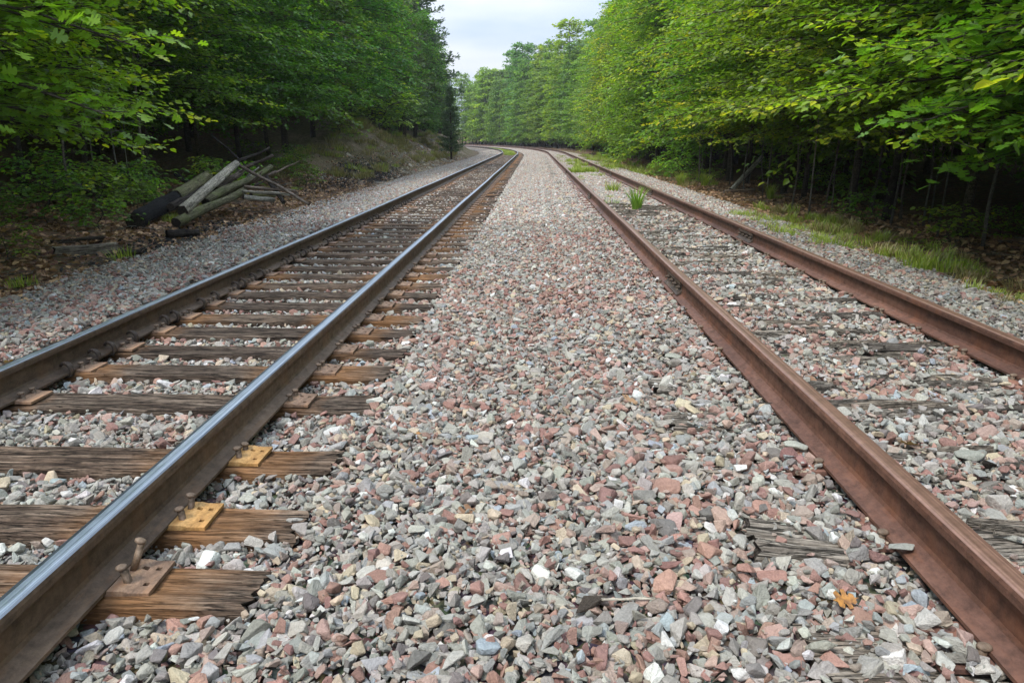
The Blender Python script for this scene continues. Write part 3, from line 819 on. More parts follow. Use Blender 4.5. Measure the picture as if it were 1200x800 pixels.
    return mt.mesh('trunk', bark or M_bark, True), mb.mesh('branches', bark or M_bark, False), crown
def conifer_meshes(seed, H, R, whorls=26):
    r = np.random.default_rng(seed); q = random.Random(seed)
    mt = MB(); mt.tube([(0, 0, -.2), (.05, 0, H*.5), (0, .05, H)], [.16, .10, .012], 8)
    mb = MB(); LP, LD, LN, LS, LT = [], [], [], [], []
    for w in range(whorls):
        t = w/whorls; z = H*(.12+.87*t)
        for b in range(6):
            az = q.uniform(0, 6.28); Lm = R*(1-t)**.75*q.uniform(.6, 1.15)+.12
            dh = np.array([math.cos(az), math.sin(az), 0]); sd_ = np.array([-dh[1], dh[0], 0])
            el = q.uniform(.05, .5); o = np.array([0, 0, z])
            mb.tube([o, o+dh*Lm*.6+np.array([0, 0, Lm*.6*el]), o+dh*Lm+np.array([0, 0, Lm*el*.8])], [.03, .018, .004], 4, caps=False)
            n = int(10+Lm*30); tt = r.uniform(.15, 1.05, n)
            off = r.uniform(-1, 1, n)*(.38*(1.1-tt))*Lm
            pts = o+dh*(Lm*tt)[:, None]+sd_*off[:, None]; pts[:, 2] += Lm*tt*el*.9+r.normal(0, .08, n)
            dd = dh*.8+sd_*np.sign(off)[:, None]*.7+r.normal(0, .35, (n, 3)); dd[:, 2] += .3
            LP.append(pts); LD.append(dd); LN.append(np.array([0, 0, 1.])+r.normal(0, .6, (n, 3))); LS.append(.30*r.uniform(.6, 1.2, n)); LT.append(np.clip(.2+.5*tt+r.normal(0, .15, n), 0, 1))
    P_, D_, N_, S_, T_ = map(np.concatenate, (LP, LD, LN, LS, LT))
    nar = (CLUMP[0]*np.array([1, .45, 1]), CLUMP[1])
    V, F = leaf_cloud(P_, D_, N_, S_, nar)
    crown = np_mesh('crown', V, F, M_needle, False, {'tint': ('FLOAT', np.repeat(T_, 6))})
    return mt.mesh('trunk', M_bark, True), mb.mesh('branches', M_bark, False), crown
import time as _t; _t0 = _t.time()
# edge trees with fine leaves (near), medium and far kinds
NEAR = [tree_meshes(1, 8.0, 1.8, 2.5, 56, .112, .052, OVAL, .5, .07, twigs=19, zpow=1.35, droop=.26, vj=.25),
        tree_meshes(2, 7.5, 1.75, 2.3, 58, .098, .047, OVAL, .5, .06, twigs=19, zpow=1.4, hot=.22, droop=.26, vj=.25),
        tree_meshes(3, 8.5, 1.7, 2.5, 56, .145, .075, LOBED, .5, .08, twigs=15, zpow=1.35, hot=.02, droop=.3),
        tree_meshes(4, 9.0, 2.9, 2.3, 46, .12, .055, OVAL, .3, .07, twigs=17, zpow=1.2, droop=.2, vj=.3)]
MID = [tree_meshes(11, 10.5, 1.3, 2.9, 64, .155, .085, OVAL, .3, .11, twigs=18, zpow=1.05, vj=.6),
       tree_meshes(12, 12.0, 1.5, 3.1, 64, .165, .09, OVAL, .3, .12, twigs=18, zpow=1.0, hot=.25, vj=.5),
       tree_meshes(13, 9.5, 1.0, 2.7, 64, .15, .085, OVAL, .35, .10, twigs=17, zpow=1.15, vj=.6)]
FAR = [tree_meshes(21, 15, 1.5, 3.6, 70, .48, .20, CLUMP, 0, .16, twigs=10, mat=M_leaf_far),
       tree_meshes(22, 13, 1.0, 3.2, 64, .42, .19, CLUMP, 0, .15, twigs=10, mat=M_leaf_far, top_taper=.8),
       tree_meshes(23, 17, 2.0, 3.5, 76, .46, .21, CLUMP, 0, .17, twigs=9, mat=M_leaf_far, top_taper=.7)]
CON = [conifer_meshes(31, 10, 2.0), conifer_meshes(32, 13, 2.6, 30)]
SAP = [tree_meshes(41, 4.5, 1.6, .9, 12, .09, .07, OVAL, 0, .022, twigs=5, bark=M_bark_pale),
       tree_meshes(42, 5.2, 2.4, .8, 9, .09, .08, OVAL, 0, .028, twigs=4, bark=M_bark_pale)]
print('tree kinds', round(_t.time()-_t0, 1))
NAMES = ['trunk', 'branches', 'crown']
def tree(name, kind, x, y, sc=1.0, rz=0, tint=(1, 1, 1), z=None, parts=(0, 1, 2), **k):
    e = empty(name, (x, y, (Gz(x, y) if z is None else z)-.03), rz, **k); e.scale = (sc, sc, sc*rnd.uniform(.95, 1.05))
    for i in parts:
        o = link(NAMES[i], kind[i], e); o.color = (*tint, 1)
    return e
ORD = 'first second third fourth fifth sixth seventh eighth ninth tenth eleventh twelfth thirteenth fourteenth fifteenth sixteenth seventeenth eighteenth nineteenth'.split()
TENS = {20: 'twentieth', 30: 'thirtieth', 40: 'fortieth', 50: 'fiftieth', 60: 'sixtieth', 70: 'seventieth'}
TEN2 = {2: 'twenty', 3: 'thirty', 4: 'forty', 5: 'fifty', 6: 'sixty', 7: 'seventy'}
def ordw(i):
    if i <= 19: return ORD[i-1]
    if i % 10 == 0: return TENS[i]
    return TEN2[i//10]+'-'+ORD[i % 10-1]
YG, LG, MG, DG, BG, YL = (1.55, 1.36, .8), (1.2, 1.2, .9), (1.0, 1.05, 1.0), (.62, .80, .95), (.75, .95, 1.35), (3.1, 1.9, .7)
TN = {YG: 'yellow-green', LG: 'bright green', MG: 'green', DG: 'dark green', BG: 'bluish green', YL: 'yellow'}
def jit(c, a=.16): return tuple(v*rnd.uniform(1-a, 1+a) for v in c)

# right forest edge
right_edge = [(6.6, 3.6, 2, MG), (6.3, 5.6, 1, LG), (6.5, 7.4, 2, LG), (6.2, 9.0, 1, YG), (6.5, 11.0, 0, LG), (6.3, 13.0, 1, YG), (6.6, 15.2, 0, YG), (6.5, 17.6, 1, LG), (6.9, 20.2, 0, LG), (6.7, 23.0, 1, YG)]
cnt = 0
for (u, s, kd, c) in right_edge:
    cnt += 1; x, y, a = P(u, s)
    tree('broadleaf_tree', NEAR[kd], x, y, rnd.uniform(.95, 1.08), rnd.uniform(-.3, .3), jit(c), label=f'{TN[c]} leafy tree overhanging the right rails, {ordw(cnt)} from the camera along the forest edge', cat='tree')
s = 26
while s < 150:
    cnt += 1; u = 6.9+rnd.uniform(-.4, .6)+(.6 if s > 45 else 0)+(.9 if s > 75 else 0); x, y, a = P(u, s)
    c = rnd.choice([YG, LG, LG, MG, YG]) if s < 48 else rnd.choice([MG, LG, MG, YG, BG])
    kind = rnd.choice(MID) if s < 75 else rnd.choice(FAR)
    tree('broadleaf_tree', kind, x, y, rnd.uniform(.88, 1.12)*(1.0 if s < 55 else .92 if s < 75 else .74), a+rnd.uniform(-.4, .4), jit(c), label=f'{TN[c]} broadleaf tree, {ordw(cnt)} from the camera along the right forest edge', cat='tree')
    s += rnd.uniform(2.3, 3.3) if s < 75 else rnd.uniform(4, 6)
# left forest edge
left_edge = [(-7.2, 4.4, 1, LG), (-6.9, 6.8, 2, LG), (-7.0, 8.6, 1, YG), (-8.6, 10.8, 3, MG), (-9.5, 13.2, 3, DG), (-9.9, 15.8, 3, MG), (-9.8, 18.2, 1, MG), (-9.6, 20.8, 0, DG), (-9.4, 23.2, 0, MG), (-9.5, 26.0, 0, DG)]
cnt = 0
for (u, s, kd, c) in left_edge:
    cnt += 1; x, y, a = P(u, s)
    tree('broadleaf_tree', NEAR[kd], x, y, rnd.uniform(.9, 1.15), PI+rnd.uniform(-.3, .3), jit(tuple(v*(1.05 if s < 9 else .9) for v in c)), label=f'{TN[c]} leafy tree on the left side, {ordw(cnt)} from the camera along the forest edge', cat='tree')
s = 29
while s < 115:
    cnt += 1; u = -9.6+rnd.uniform(-.6, .6); x, y, a = P(u, s)
    if s > 42 and rnd.random() < .6:
        k2 = rnd.choice(CON); tree('conifer', k2, x, y, rnd.uniform(.8, 1.15)*(1 if s < 62 else .8 if s < 80 else .68), rnd.uniform(0, 6), jit(rnd.choice([MG, LG, BG])), label=f'dark conifer on the left bank, {ordw(cnt)} tree from the camera along that edge', cat='tree')
    else:
        c = rnd.choice([DG, MG, DG, MG, LG]); kind = rnd.choice(MID) if s < 75 else rnd.choice(FAR)
        tree('broadleaf_tree', kind, x, y, rnd.uniform(.85, 1.1)*(1 if s < 50 else .85 if s < 75 else .58), PI+a+rnd.uniform(-.4, .4), jit(c), label=f'{TN[c]} broadleaf tree on the left bank, {ordw(cnt)} from the camera along that edge', cat='tree')
    s += rnd.uniform(2.5, 3.6) if s < 75 else rnd.uniform(4, 6)
# treeline across the bend
bend = []
for row, (u0, n) in enumerate(((9.5, 15), (14, 15), (20, 16))):
    for i in range(n):
        bend.append((u0+rnd.uniform(-1.5, 1.5), 98+i*(88/n)+rnd.uniform(-2, 2), row))
lab = []
for (u, s, row) in bend:
    x, y, a = P(u, s); lab.append((600+F_PX*((x)/(y)), x, y, row))
lab.sort()
for i, (q_, x, y, row) in enumerate(lab):
    c = rnd.choice([MG, LG, BG, LG, MG, DG, YG]); con = rnd.random() < .12
    kind = rnd.choice(FAR)
    tree('broadleaf_tree', kind, x, y, rnd.uniform(.58, 1.08)+.08*row, rnd.uniform(0, 6), jit(c, .15), label=f'distant {TN[c]} tree beyond the bend, {ordw(i+1)} from the left in that treeline', cat='tree')
# the woods behind both edges: one mass
PO, RO, SC, IX = [], [], [], []
def woodrow(u0, s0, s1, step, lo, hi, kinds):
    s = s0
    while s < s1:
        u = u0+rnd.uniform(-1.2, 1.2); x, y, a = P(u, s); k = rnd.choice(kinds); sc = rnd.uniform(lo, hi)
        PO.append((x, y, Gz(x, y)-.1)); RO.append((0, 0, rnd.uniform(0, 6))); SC.append((sc, sc, sc)); IX.append(k)
        s += step*rnd.uniform(.8, 1.2)
for sg in (1, -1):
    w0 = 9.5 if sg > 0 else 13.6
    for (du, st) in ((0, 2.6), (3.0, 3.0), (6.2, 3.4), (10, 4), (15, 5), (21, 6)):
        woodrow(sg*(w0+du), -6, 75, st, .85, 1.1, (0, 1, 2))
        woodrow(sg*(w0+du), 75, 120 if sg < 0 else 185, st*1.6, .8, 1.0, (3, 4, 5))
for du in (25, 32, 40): woodrow(du, 90, 200, 5, .9, 1.2, (3, 4, 5))
wm = []
for k in MID+FAR:
    bmj = MB(); me = bpy.data.meshes.new('woodland_tree')
    bm = bmesh.new(); bm.from_mesh(k[0]); 
    bm.from_mesh(k[2]); bm.to_mesh(me); bm.free()
    nt = len(k[0].polygons); me.materials.append(M_bark); me.materials.append(k[2].materials[0])
    mi = np.ones(len(me.polygons), np.int32); mi[:nt] = 0; me.polygons.foreach_set('material_index', mi)
    wm.append(me)
c_wd = proto_collection('woodland_tree', wm)
scatter('woodland', PO, RO, SC, IX, np.ones((len(PO), 4)), c_wd, None, kind='stuff', label='dark green mass of woodland standing behind the trees of both forest edges', cat='woodland')
print('trees done', round(_t.time()-_t0, 1))

# ------------------------------------------------------------ understory: saplings, shrubs, grass, litter
def sap(px_, py_, k, sc, what, tilt=(0, 0), dark=False, Y=None):
    p = on_ground(px_, py_) if Y is None else Vector((at_y(px_, py_, Y).x, Y, 0))
    e = tree('sapling', SAP[k], p.x, p.y, sc, rnd.uniform(0, 6), jit(LG), label=what, cat='sapling')
    e.rotation_euler = (tilt[0], tilt[1], rnd.uniform(0, 6)); return e
sap(173, 232, 1, 1.25, 'pale leaning sapling trunk standing just left of the log pile', (.0, .10))
sap(149, 238, 0, .9, 'thin upright bare-stemmed sapling behind the near end of the black pole')
sap(112, 238, 0, .8, 'thin dark sapling above the low green shrub at the left edge')
sap(160, 236, 0, .7, 'slender sapling right beside the pale leaning trunk on the left')
sap(88, 250, 1, .8, 'slender sapling at the far left behind the low shrub')
sap(948, 250, 0, .85, 'pale thin sapling, most distinct light stem in the dark right woods')
sap(1021, 254, 0, .75, 'thin sapling in the right woods above the middle of the grass strip')
sap(1043, 262, 1, .8, 'forked-looking sapling at the right woods edge behind the grass strip')
sap(898, 232, 0, .8, 'thin sapling standing just right of the leaning dead log')
sap(928, 240, 1, .7, 'thin grey stem between the leaning log and the pale sapling')
sap(975, 246, 0, .7, 'thin grey stem just right of the pale distinct sapling')
sap(1152, 290, 1, .9, 'dark stemmed sapling at the right end of the grass strip')
sap(1098, 278, 0, .7, 'thin sapling behind the brightest grass clump on the right')
mx = [(817, 214), (829, 216), (835, 218), (850, 220), (806, 210), (870, 226), (795, 207), (780, 203), (765, 200), (750, 197), (912, 238), (990, 252), (1005, 256), (1070, 268), (1120, 282), (882, 232), (940, 246), (960, 244), (1030, 262), (735, 192), (722, 190)]
for i, (a, b) in enumerate(sorted(mx)):
    k = rnd.randrange(2); p = on_ground(a, b); sc = rnd.uniform(.6, .95)
    e = tree('sapling', SAP[k], p.x+rnd.uniform(0, 1.2), p.y+rnd.uniform(0, .6), sc, rnd.uniform(0, 6), jit(MG), label=f'thin grey understory stem on the dark right woods edge, {ordw(i+1)} from the left', cat='sapling', group='thin stems along the right woods edge')
    e.rotation_euler = (rnd.uniform(-.06, .06), rnd.uniform(-.09, .09), rnd.uniform(0, 6))
def bush_mesh(seed, H, R, leaf, n):
    a, b, c = tree_meshes(seed, H, .08, R, n, leaf, leaf*.62, OVAL, 0, .012, twigs=6, droop=.1, top_taper=.3, hot=.2)
    a.name = 'stem'; return a, b, c
BUSH = [bush_mesh(51, .8, .55, .075, 16), bush_mesh(52, .6, .7, .09, 14)]
def bush(px_, py_, k, sc, tint, what, off=(0, 0)):
    p = on_ground(px_, py_); x, y = p.x+off[0], p.y+off[1]
    e = empty('shrub', (x, y, Gz(x, y)-.02), rnd.uniform(0, 6), label=what, cat='shrub'); e.scale = (sc, sc, sc)
    for nm, m in zip(('stem', 'branches', 'foliage'), BUSH[k]):
        o = link(nm, m, e); o.color = (*jit(tint), 1)
def bushu(u, s, k, sc, tint, what):
    x, y, a = P(u, s)
    e = empty('shrub', (x, y, Gz(x, y)-.02), rnd.uniform(0, 6), label=what, cat='shrub'); e.scale = (sc, sc, sc)
    for nm, m in zip(('stem', 'branches', 'foliage'), BUSH[k]):
        o = link(nm, m, e); o.color = (*jit(tint), 1)
bush(118, 268, 1, .75, MG, 'low green shrub in brown leaves left of the black pole end')
bush(8, 300, 0, .7, LG, 'small shrub at the left edge of the photo in leaf litter')
bush(330, 205, 1, .9, LG, 'bright green shrub just behind the right end of the log pile')
bush(350, 198, 0, 1.0, MG, 'darker shrub beyond the log pile against the woods')
bush(300, 190, 1, 1.1, MG, 'leafy shrub directly behind the crossed logs')
bushu(-8.6, 32, 1, 1.4, LG, 'shrub on top of the left bank above the black patch')
bushu(-8.3, 41, 0, 1.5, MG, 'shrub on the left bank between grass tufts')
bush(775, 206, 0, 1.2, YG, 'bright yellow-green shrub at the right woods edge, left of the pair')
bush(795, 212, 1, 1.1, LG, 'bright green shrub at the right woods edge, right of the pair')
bush(727, 186, 1, 1.5, YG, 'distant low shrub beside the far right rail')
bush(1010, 262, 0, .7, MG, 'small shrub at the woods edge left of the grass strip')
bush(1115, 285, 1, .8, LG, 'leafy shrub in the grass strip near the right woods')
bush(60, 262, 0, 1.0, DG, 'dark shrub between the leftmost leaves and the log pile')
bl = sorted([(rnd.uniform(-8.6, -6.4), rnd.uniform(8.5, 22)) for _ in range(14)], key=lambda t: t[1])
for i_, (u_, s_) in enumerate(bl):
    if -7.9 < u_ and 11 < s_ < 17: u_ -= 1.4
    bushu(u_, s_, rnd.randrange(2), rnd.uniform(.6, 1.3), rnd.choice([MG, LG, LG]), f'low leafy shrub in the left undergrowth, {ordw(i_+1)} from the camera')
bl = sorted([(rnd.uniform(6.2, 7.4), rnd.uniform(7, 26)) for _ in range(6)], key=lambda t: t[1])
for i_, (u_, s_) in enumerate(bl):
    bushu(u_, s_, rnd.randrange(2), rnd.uniform(.5, 1.1), rnd.choice([MG, LG, YG]), f'low leafy shrub under the right woods edge, {ordw(i_+1)} from the camera')
def tuft_mesh(seed, n, h, spread, wid=.007):
    r = np.random.default_rng(seed); V = []; F = []; T = []
    for i in range(n):
        a = r.uniform(0, 6.28); rr = spread*r.random()**.5*.5; bx_, by_ = rr*math.cos(a), rr*math.sin(a)
        a2 = a+r.normal(0, .6); hh = h*r.uniform(.45, 1.1); ln = hh*r.uniform(.15, .75); w = wid*r.uniform(.6, 1.3)
        sx, sy = -math.sin(a2)*w, math.cos(a2)*w; o = len(V)
        for t, k in ((0, 1), (.4, .9), (.75, .6)):
            cx_ = bx_+math.cos(a2)*ln*t*t; cy_ = by_+math.sin(a2)*ln*t*t; z = hh*(t-.12*t*t)
            V += [(cx_-sx*k, cy_-sy*k, z), (cx_+sx*k, cy_+sy*k, z)]
        V.append((bx_+math.cos(a2)*ln, by_+math.sin(a2)*ln, hh*.86)); tt = np.clip(r.normal(.45, .25), 0, 1); T += [tt]*7
        F += [(o, o+1, o+3, o+2), (o+2, o+3, o+5, o+4)]; F += [(o+4, o+5, o+6, o+6)]
    F4 = np.array([f for f in F if f[2] != f[3]]); F3 = np.array([f[:3] for f in F if f[2] == f[3]])
    return np_mesh('grass_tuft', np.array(V), [F4, F3], M_grass, False, {'tint': ('FLOAT', np.array(T))})
TUFT = [tuft_mesh(1, 110, .52, .16, .008), tuft_mesh(2, 80, .28, .35), tuft_mesh(3, 70, .22, .45, .006), tuft_mesh(4, 60, .16, .40, .006)]
def tuft(px_, py_, k, sc, what, tint=(1, 1, 1)):
    p = on_ground(px_, py_); o = link('grass_tuft', TUFT[k], None, label=what, cat='grass tuft'); o.location = p; o.scale = (sc,)*3; o.rotation_euler = (0, 0, rnd.uniform(0, 6)); o.color = (*tint, 1)
tuft(746, 247, 0, 1.0, 'tall upright green grass tuft between the two right rails', (.75, 1.0, .8))
tuft(718, 224, 1, 1.1, 'short spreading grass tuft between the right rails left of the tall one')
tuft(716, 240, 3, .9, 'sparse blue-green wisp of grass just below the short spreading tuft', (.6, .8, 1.1))
gp, gr, gs, gi = [], [], [], []
def patch(u0, u1, s0, s1, n, kinds, lo, hi, dens=None):
    for _ in range(n):
        u, s = rnd.uniform(u0, u1), rnd.uniform(s0, s1)
        if dens and float(vnoise(np.array(u), np.array(s), 1.0, 21))*.55+float(vnoise(np.array(u), np.array(s), 2.7, 22))*.45 < dens: continue
        x, y, a = P(u, s); gp.append((x, y, Gz(x, y)-.01)); gr.append((rnd.uniform(-.15, .15), rnd.uniform(-.15, .15), rnd.uniform(0, 6))); q = rnd.uniform(lo, hi); gs.append((q, q, q*rnd.uniform(.7, 1.1))); gi.append(rnd.choice(kinds))
# patch between the right rails, far
for _ in range(75):
    p = on_ground(rnd.gauss(681, 10), rnd.uniform(184, 203)); 
    if not (R1+.15 < float(inv(np.array(p.x), np.array(p.y))[0]) < R2-.15): continue
    gp.append((p.x, p.y, p.z)); gr.append((0, 0, rnd.uniform(0, 6))); gs.append((1, 1, .9)); gi.append(rnd.choice((1, 2)))
for _ in range(26):
    cu, cs = rnd.uniform(4.3, 5.3), rnd.uniform(5.0, 15.5); big = rnd.random()
    for _k in range(int(3+8*big)):
        patch(cu-.02+rnd.gauss(0, .2), cu+.02+rnd.gauss(0, .2), cs+rnd.gauss(0, .45), cs+rnd.gauss(0, .45), 1, (1, 1, 2, 5, 6, 2, 3), .35, .6+.5*big)
patch(3.6, 4.3, 9.0, 13.5, 45, (3, 2), .5, .8, .45)
patch(4.6, 6.2, 17, 60, 380, (0, 1, 2, 3, 5), .5, 1.2, .6)
patch(3.4, 5.0, 30, 62, 170, (1, 2, 6), .8, 1.4, .5)
patch(1.5, 2.5, 14, 60, 60, (2, 3, 6), .4, .9, .5)
patch(-9.2, -6.3, 23, 62, 800, (5, 6, 5, 6, 2), .8, 1.6, .50)
patch(-7.5, -5.4, 5, 24, 130, (2, 3), .4, .9, .62)
patch(-2.6, -1.8, 66, 110, 200, (2, 1), .8, 1.3)
gt = np.ones((len(gp), 4))
STRAW = []
for m_ in TUFT:
    m2 = m_.copy(); m2.materials.clear(); m2.materials.append(M_straw); STRAW.append(m2)
c_gr = proto_collection('grass_clump', TUFT+STRAW)
scatter('grass', gp, gr, gs, gi, gt, c_gr, None, kind='stuff', label='green and straw-coloured grass along the track edges and bank', cat='grass')

# leaf litter and twigs
def litter_leaf(seed):
    r = np.random.default_rng(seed); V = OVAL[0].copy() if seed % 2 else LOBED[0].copy(); F = OVAL[1] if seed % 2 else LOBED[1]
    V[:, 2] = V[:, 2]*1.6+.35*(V[:, 0]-.5)**2+.25*V[:, 1]**2*r.uniform(-1, 2); V[:, 0] -= .5
    return np_mesh('dry_leaf', V, F, M_dry, False, {'tint': ('FLOAT', np.full(len(V), r.random()))})
LL = [litter_leaf(i) for i in range(12)]
lp_, lr_, ls_, li_ = [], [], [], []
def litter(n, u0, u1, s0, s1, pw=1.0):
    for _ in range(n):
        u = u0+(u1-u0)*rnd.random(); s = s0+(s1-s0)*rnd.random()**pw
        if vnoise(np.array(u), np.array(s), 1.4, 33) < .33 and rnd.random() < .6: continue
        x, y, a = P(u, s)
        lp_.append((x, y, Gz(x, y)-.022+rnd.uniform(0, .025))); lr_.append((rnd.gauss(0, .4), rnd.gauss(0, .4), rnd.uniform(0, 6))); q = rnd.uniform(.05, .12); ls_.append((q, q, q)); li_.append(rnd.randrange(12))
litter(15000, -9.5, -5.15, 3, 26, 1.2); litter(2600, -5.4, -4.6, 3, 24); litter(12000, 4.25, 7.2, 4, 26, 1.2); litter(3500, 4.2, 7, 22, 60); litter(3000, -8, -5.3, 24, 60); litter(260, -4.8, 4.4, 2, 16)
c_ll = proto_collection('dry_leaf', LL)
scatter('leaf_litter', lp_, lr_, ls_, li_, np.ones((len(lp_), 4)), c_ll, None, kind='stuff', label='brown dry leaf litter on the ground beside the ballast', cat='leaf litter')
def twig_mesh(seed):
    q = random.Random(seed); mb = MB(); pts = [(-.5, 0, 0)]
    for i in range(1, 6): pts.append((-.5+i*.2, pts[-1][1]+q.uniform(-.05, .05), q.uniform(-.02, .03)))
    mb.tube(pts, [.014, .013, .012, .010, .008, .003], 5); mb.tube([pts[2], (pts[2][0]+.2, pts[2][1]+.15, .04)], [.008, .002], 4)
    return mb.mesh('twig', [M_log_brown if seed % 2 else M_bark_pale])
TW = [twig_mesh(i) for i in range(6)]
lp_, lr_, ls_, li_ = [], [], [], []
for (n_, u0, u1, s0, s1) in ((420, -9, -5.0, 4, 26), (260, 4.4, 7, 5, 26), (160, -8, -5.4, 25, 50), (70, 1.5, 2.6, 2.4, 12), (50, -5, 4.3, 2.5, 12)):
    for _ in range(n_):
        u, s = rnd.uniform(u0, u1), rnd.uniform(s0, s1); x, y, a = P(u, s)
        lp_.append((x, y, Gz(x, y)+.012)); lr_.append((0, rnd.gauss(0, .08), rnd.uniform(0, 6))); q = rnd.uniform(.15, .7) if abs(u) > 4.3 else rnd.uniform(.08, .28); ls_.append((q, q, q)); li_.append(rnd.randrange(6))
scatter('twigs', lp_, lr_, ls_, li_, np.ones((len(lp_), 4)), proto_collection('twig', TW), None, kind='stuff', label='scattered dry twigs on the ground and gravel', cat='twigs')
# rubble on the left bank
lp_, lr_, ls_, li_ = [], [], [], []
for _ in range(2600):
    u, s = rnd.uniform(-8.6, -5.3), 24+40*rnd.random()
    if vnoise(np.array(u), np.array(s), .8, 44) < .42: continue
    x, y, a = P(u, s); q = rnd.uniform(.05, .16) if rnd.random() < .9 else rnd.uniform(.2, .42)
    lp_.append((x, y, Gz(x, y)-q*.1)); lr_.append((rnd.gauss(0, .4), rnd.gauss(0, .4), rnd.uniform(0, 6))); ls_.append((q, q, q)); li_.append(rnd.randrange(len(stone_meshes)))
pt = palette(len(lp_), .15)*np.array([1, .93, .82, 1])
scatter('rubble', lp_, lr_, ls_, li_, pt, c_st, None, kind='stuff', label='pale broken rubble scattered over the left earth bank', cat='rubble')
# near-black stones scattered at the foot of the bank and by the logs
lp_, lr_, ls_, li_ = [], [], [], []
for _ in range(5200):
    if rnd.random() < .62: u, s = rnd.gauss(-6.5, .55), rnd.gauss(27.5, 3.2)
    else: u, s = rnd.gauss(-5.1, .5), rnd.gauss(11.6, 1.4)
    x, y, a = P(u, s); q = rnd.uniform(.03, .08)
    lp_.append((x, y, Gz(x, y)-.005)); lr_.append((rnd.gauss(0, .4), rnd.gauss(0, .4), rnd.uniform(0, 6))); ls_.append((q, q, q)); li_.append(rnd.randrange(len(stone_meshes)))
pt = np.concatenate([np.repeat(rng.uniform(.015, .06, (len(lp_), 1)), 3, 1), np.ones((len(lp_), 1))], 1)
scatter('black_gravel', lp_, lr_, ls_, li_, pt, c_st, None, kind='stuff', label='near-black gravel scattered at the foot of the left bank', cat='gravel')

# lone trees on the bank
p = on_ground(529, 187); tree('conifer', CON[0], p.x, p.y, .5, 1, MG, label='small dark conifer on a thin black trunk at the foot of the left bank', cat='tree')
x, y, a = P(-8.3, 47); tree('conifer', CON[0], x, y, .78, 2, (1.7, 1.6, 1.4), label='pale green conical conifer on the left bank, standing clear of darker trees', cat='tree')
x, y, a = P(-8.2, 40); tree('broadleaf_tree', BUSH[0], x, y, 3.2, 2, YG, label='small yellow-green tree on the left bank in front of the pale conifer', cat='tree')

# ------------------------------------------------------------ the log pile and other dead wood
def log(name, p1, p2, dia, mat, what, cat='log', seed=0, taper=.85, k=12, bend=.035, endm=None, z_min=True):
    p1, p2 = Vector(p1), Vector(p2); d = p2-p1; Ln = d.length; n = 9; q = random.Random(seed)
    pts = [(Ln*(i/(n-1)-.5), bend*Ln*math.sin(i*.7+seed)*.5*(i/(n-1)), bend*Ln*math.cos(i*.9+seed)*.5*(i/(n-1))) for i in range(n)]
    mb = MB(); mb.tube(pts, [dia/2*(1-(1-taper)*i/(n-1)) for i in range(n)], k, m=0, capm=1, wob=.38, seed=seed)
    me = mb.mesh(name, [mat, endm or M_log_dark], False)
    me.polygons.foreach_set('use_smooth', [len(f.vertices) == 4 for f in me.polygons]); me.update()
    o = link(name, me, None, label=what, cat=cat)
    o.location = (p1+p2)/2
    xax = d.normalized(); o.rotation_euler = xax.to_track_quat('X', 'Z').to_euler()
    return o
def logp(name, a, b, *r, **k): return log(name, at_y(*a), at_y(*b), *r, **k)
logp('utility_pole', (158, 259, 11.9), (205, 232, 14.0), .30, M_log_char, 'thick charred black pole end lying nearest the camera at the left of the pile', cat='log', seed=1, bend=0)
logp('log', (204.5, 232, 14.02), (244, 206, 16.6), .27, M_log_green, 'thick mossy log continuing behind the charred black pole', seed=2, bend=0)
logp('log', (214, 247, 12.3), (277, 192, 15.2), .185, M_log_grey, 'pale grey log raised at its far end, lightest of the pile', seed=3, bend=.01)
logp('log', (206, 261, 12.0), (287, 223, 14.6), .16, M_log_green, 'slim green mossy log lowest in front of the pile', seed=4)
logp('log', (240, 236, 13.2), (316, 198, 16.0), .17, M_log_green, 'olive split log between the grey log and the lowest mossy log', seed=5, taper=.6)
logp('log', (250, 228, 13.9), (322, 203, 16.2), .11, M_log_brown, 'thin brown split piece lying along the olive split log', seed=6, taper=.5)
logp('log', (286, 219, 14.4), (346, 224, 14.9), .07, M_log_brown, 'thin brown pole sticking out level to the right, upper of two', seed=7)
logp('log', (284, 224, 14.2), (340, 228, 14.6), .06, M_log_grey, 'thin grey pole sticking out level to the right, lower of two', seed=8)
logp('log', (279, 193, 15.2), (361, 238, 14.2), .065, M_log_brown, 'thin brown pole slanting down to the right end of the pile', seed=9)
logp('branch', (248, 158, 16.8), (298, 203, 16.0), .06, M_log_dark, 'thin dark branch leaning up to the left above the pile', cat='branch', seed=10, taper=.4)
logp('branch', (272, 192, 16.0), (316, 174, 16.8), .07, M_log_dark, 'thin dark branch rising right behind the pile, upper of two', cat='branch', seed=11)
logp('branch', (286, 197, 15.8), (320, 183, 16.4), .08, M_log_dark, 'dark branch rising right behind the pile, lower of two', cat='branch', seed=12)
logp('log', (285, 231, 14.0), (321, 235, 14.4), .11, M_log_grey, 'short pale log on the leaves below the level poles', seed=13, bend=.05)
logp('log', (294, 229, 14.8), (322, 228, 15.3), .12, M_log_green, 'short olive log just behind the short pale log', seed=14)
logp('log', (313, 208, 15.4), (331, 236, 14.3), .09, M_log_dark, 'dark stump-like log standing crooked at the right end of the pile', seed=15)
logp('log', (252, 222, 14.2), (283, 202, 15.8), .13, M_log_brown, 'reddish brown broken log tucked behind the pale grey log', seed=16)
logp('log', (234, 203, 17.4), (262, 202, 17.6), .16, M_log_green, 'mossy log lying crosswise at the back of the pile', seed=17)
logp('log', (200, 243, 13.0), (236, 224, 15.0), .15, M_log_dark, 'dark log between the black pole and the pale grey log', seed=18)
logp('branch', (206, 204, 16.4), (219, 214, 16.0), .11, M_log_char, 'short black charred stub leaning behind the mossy thick log', cat='log', seed=19)
logp('log', (262, 214, 15.0), (300, 190, 16.8), .08, M_log_grey, 'thin weathered stick crossing under the raised grey log', seed=20)
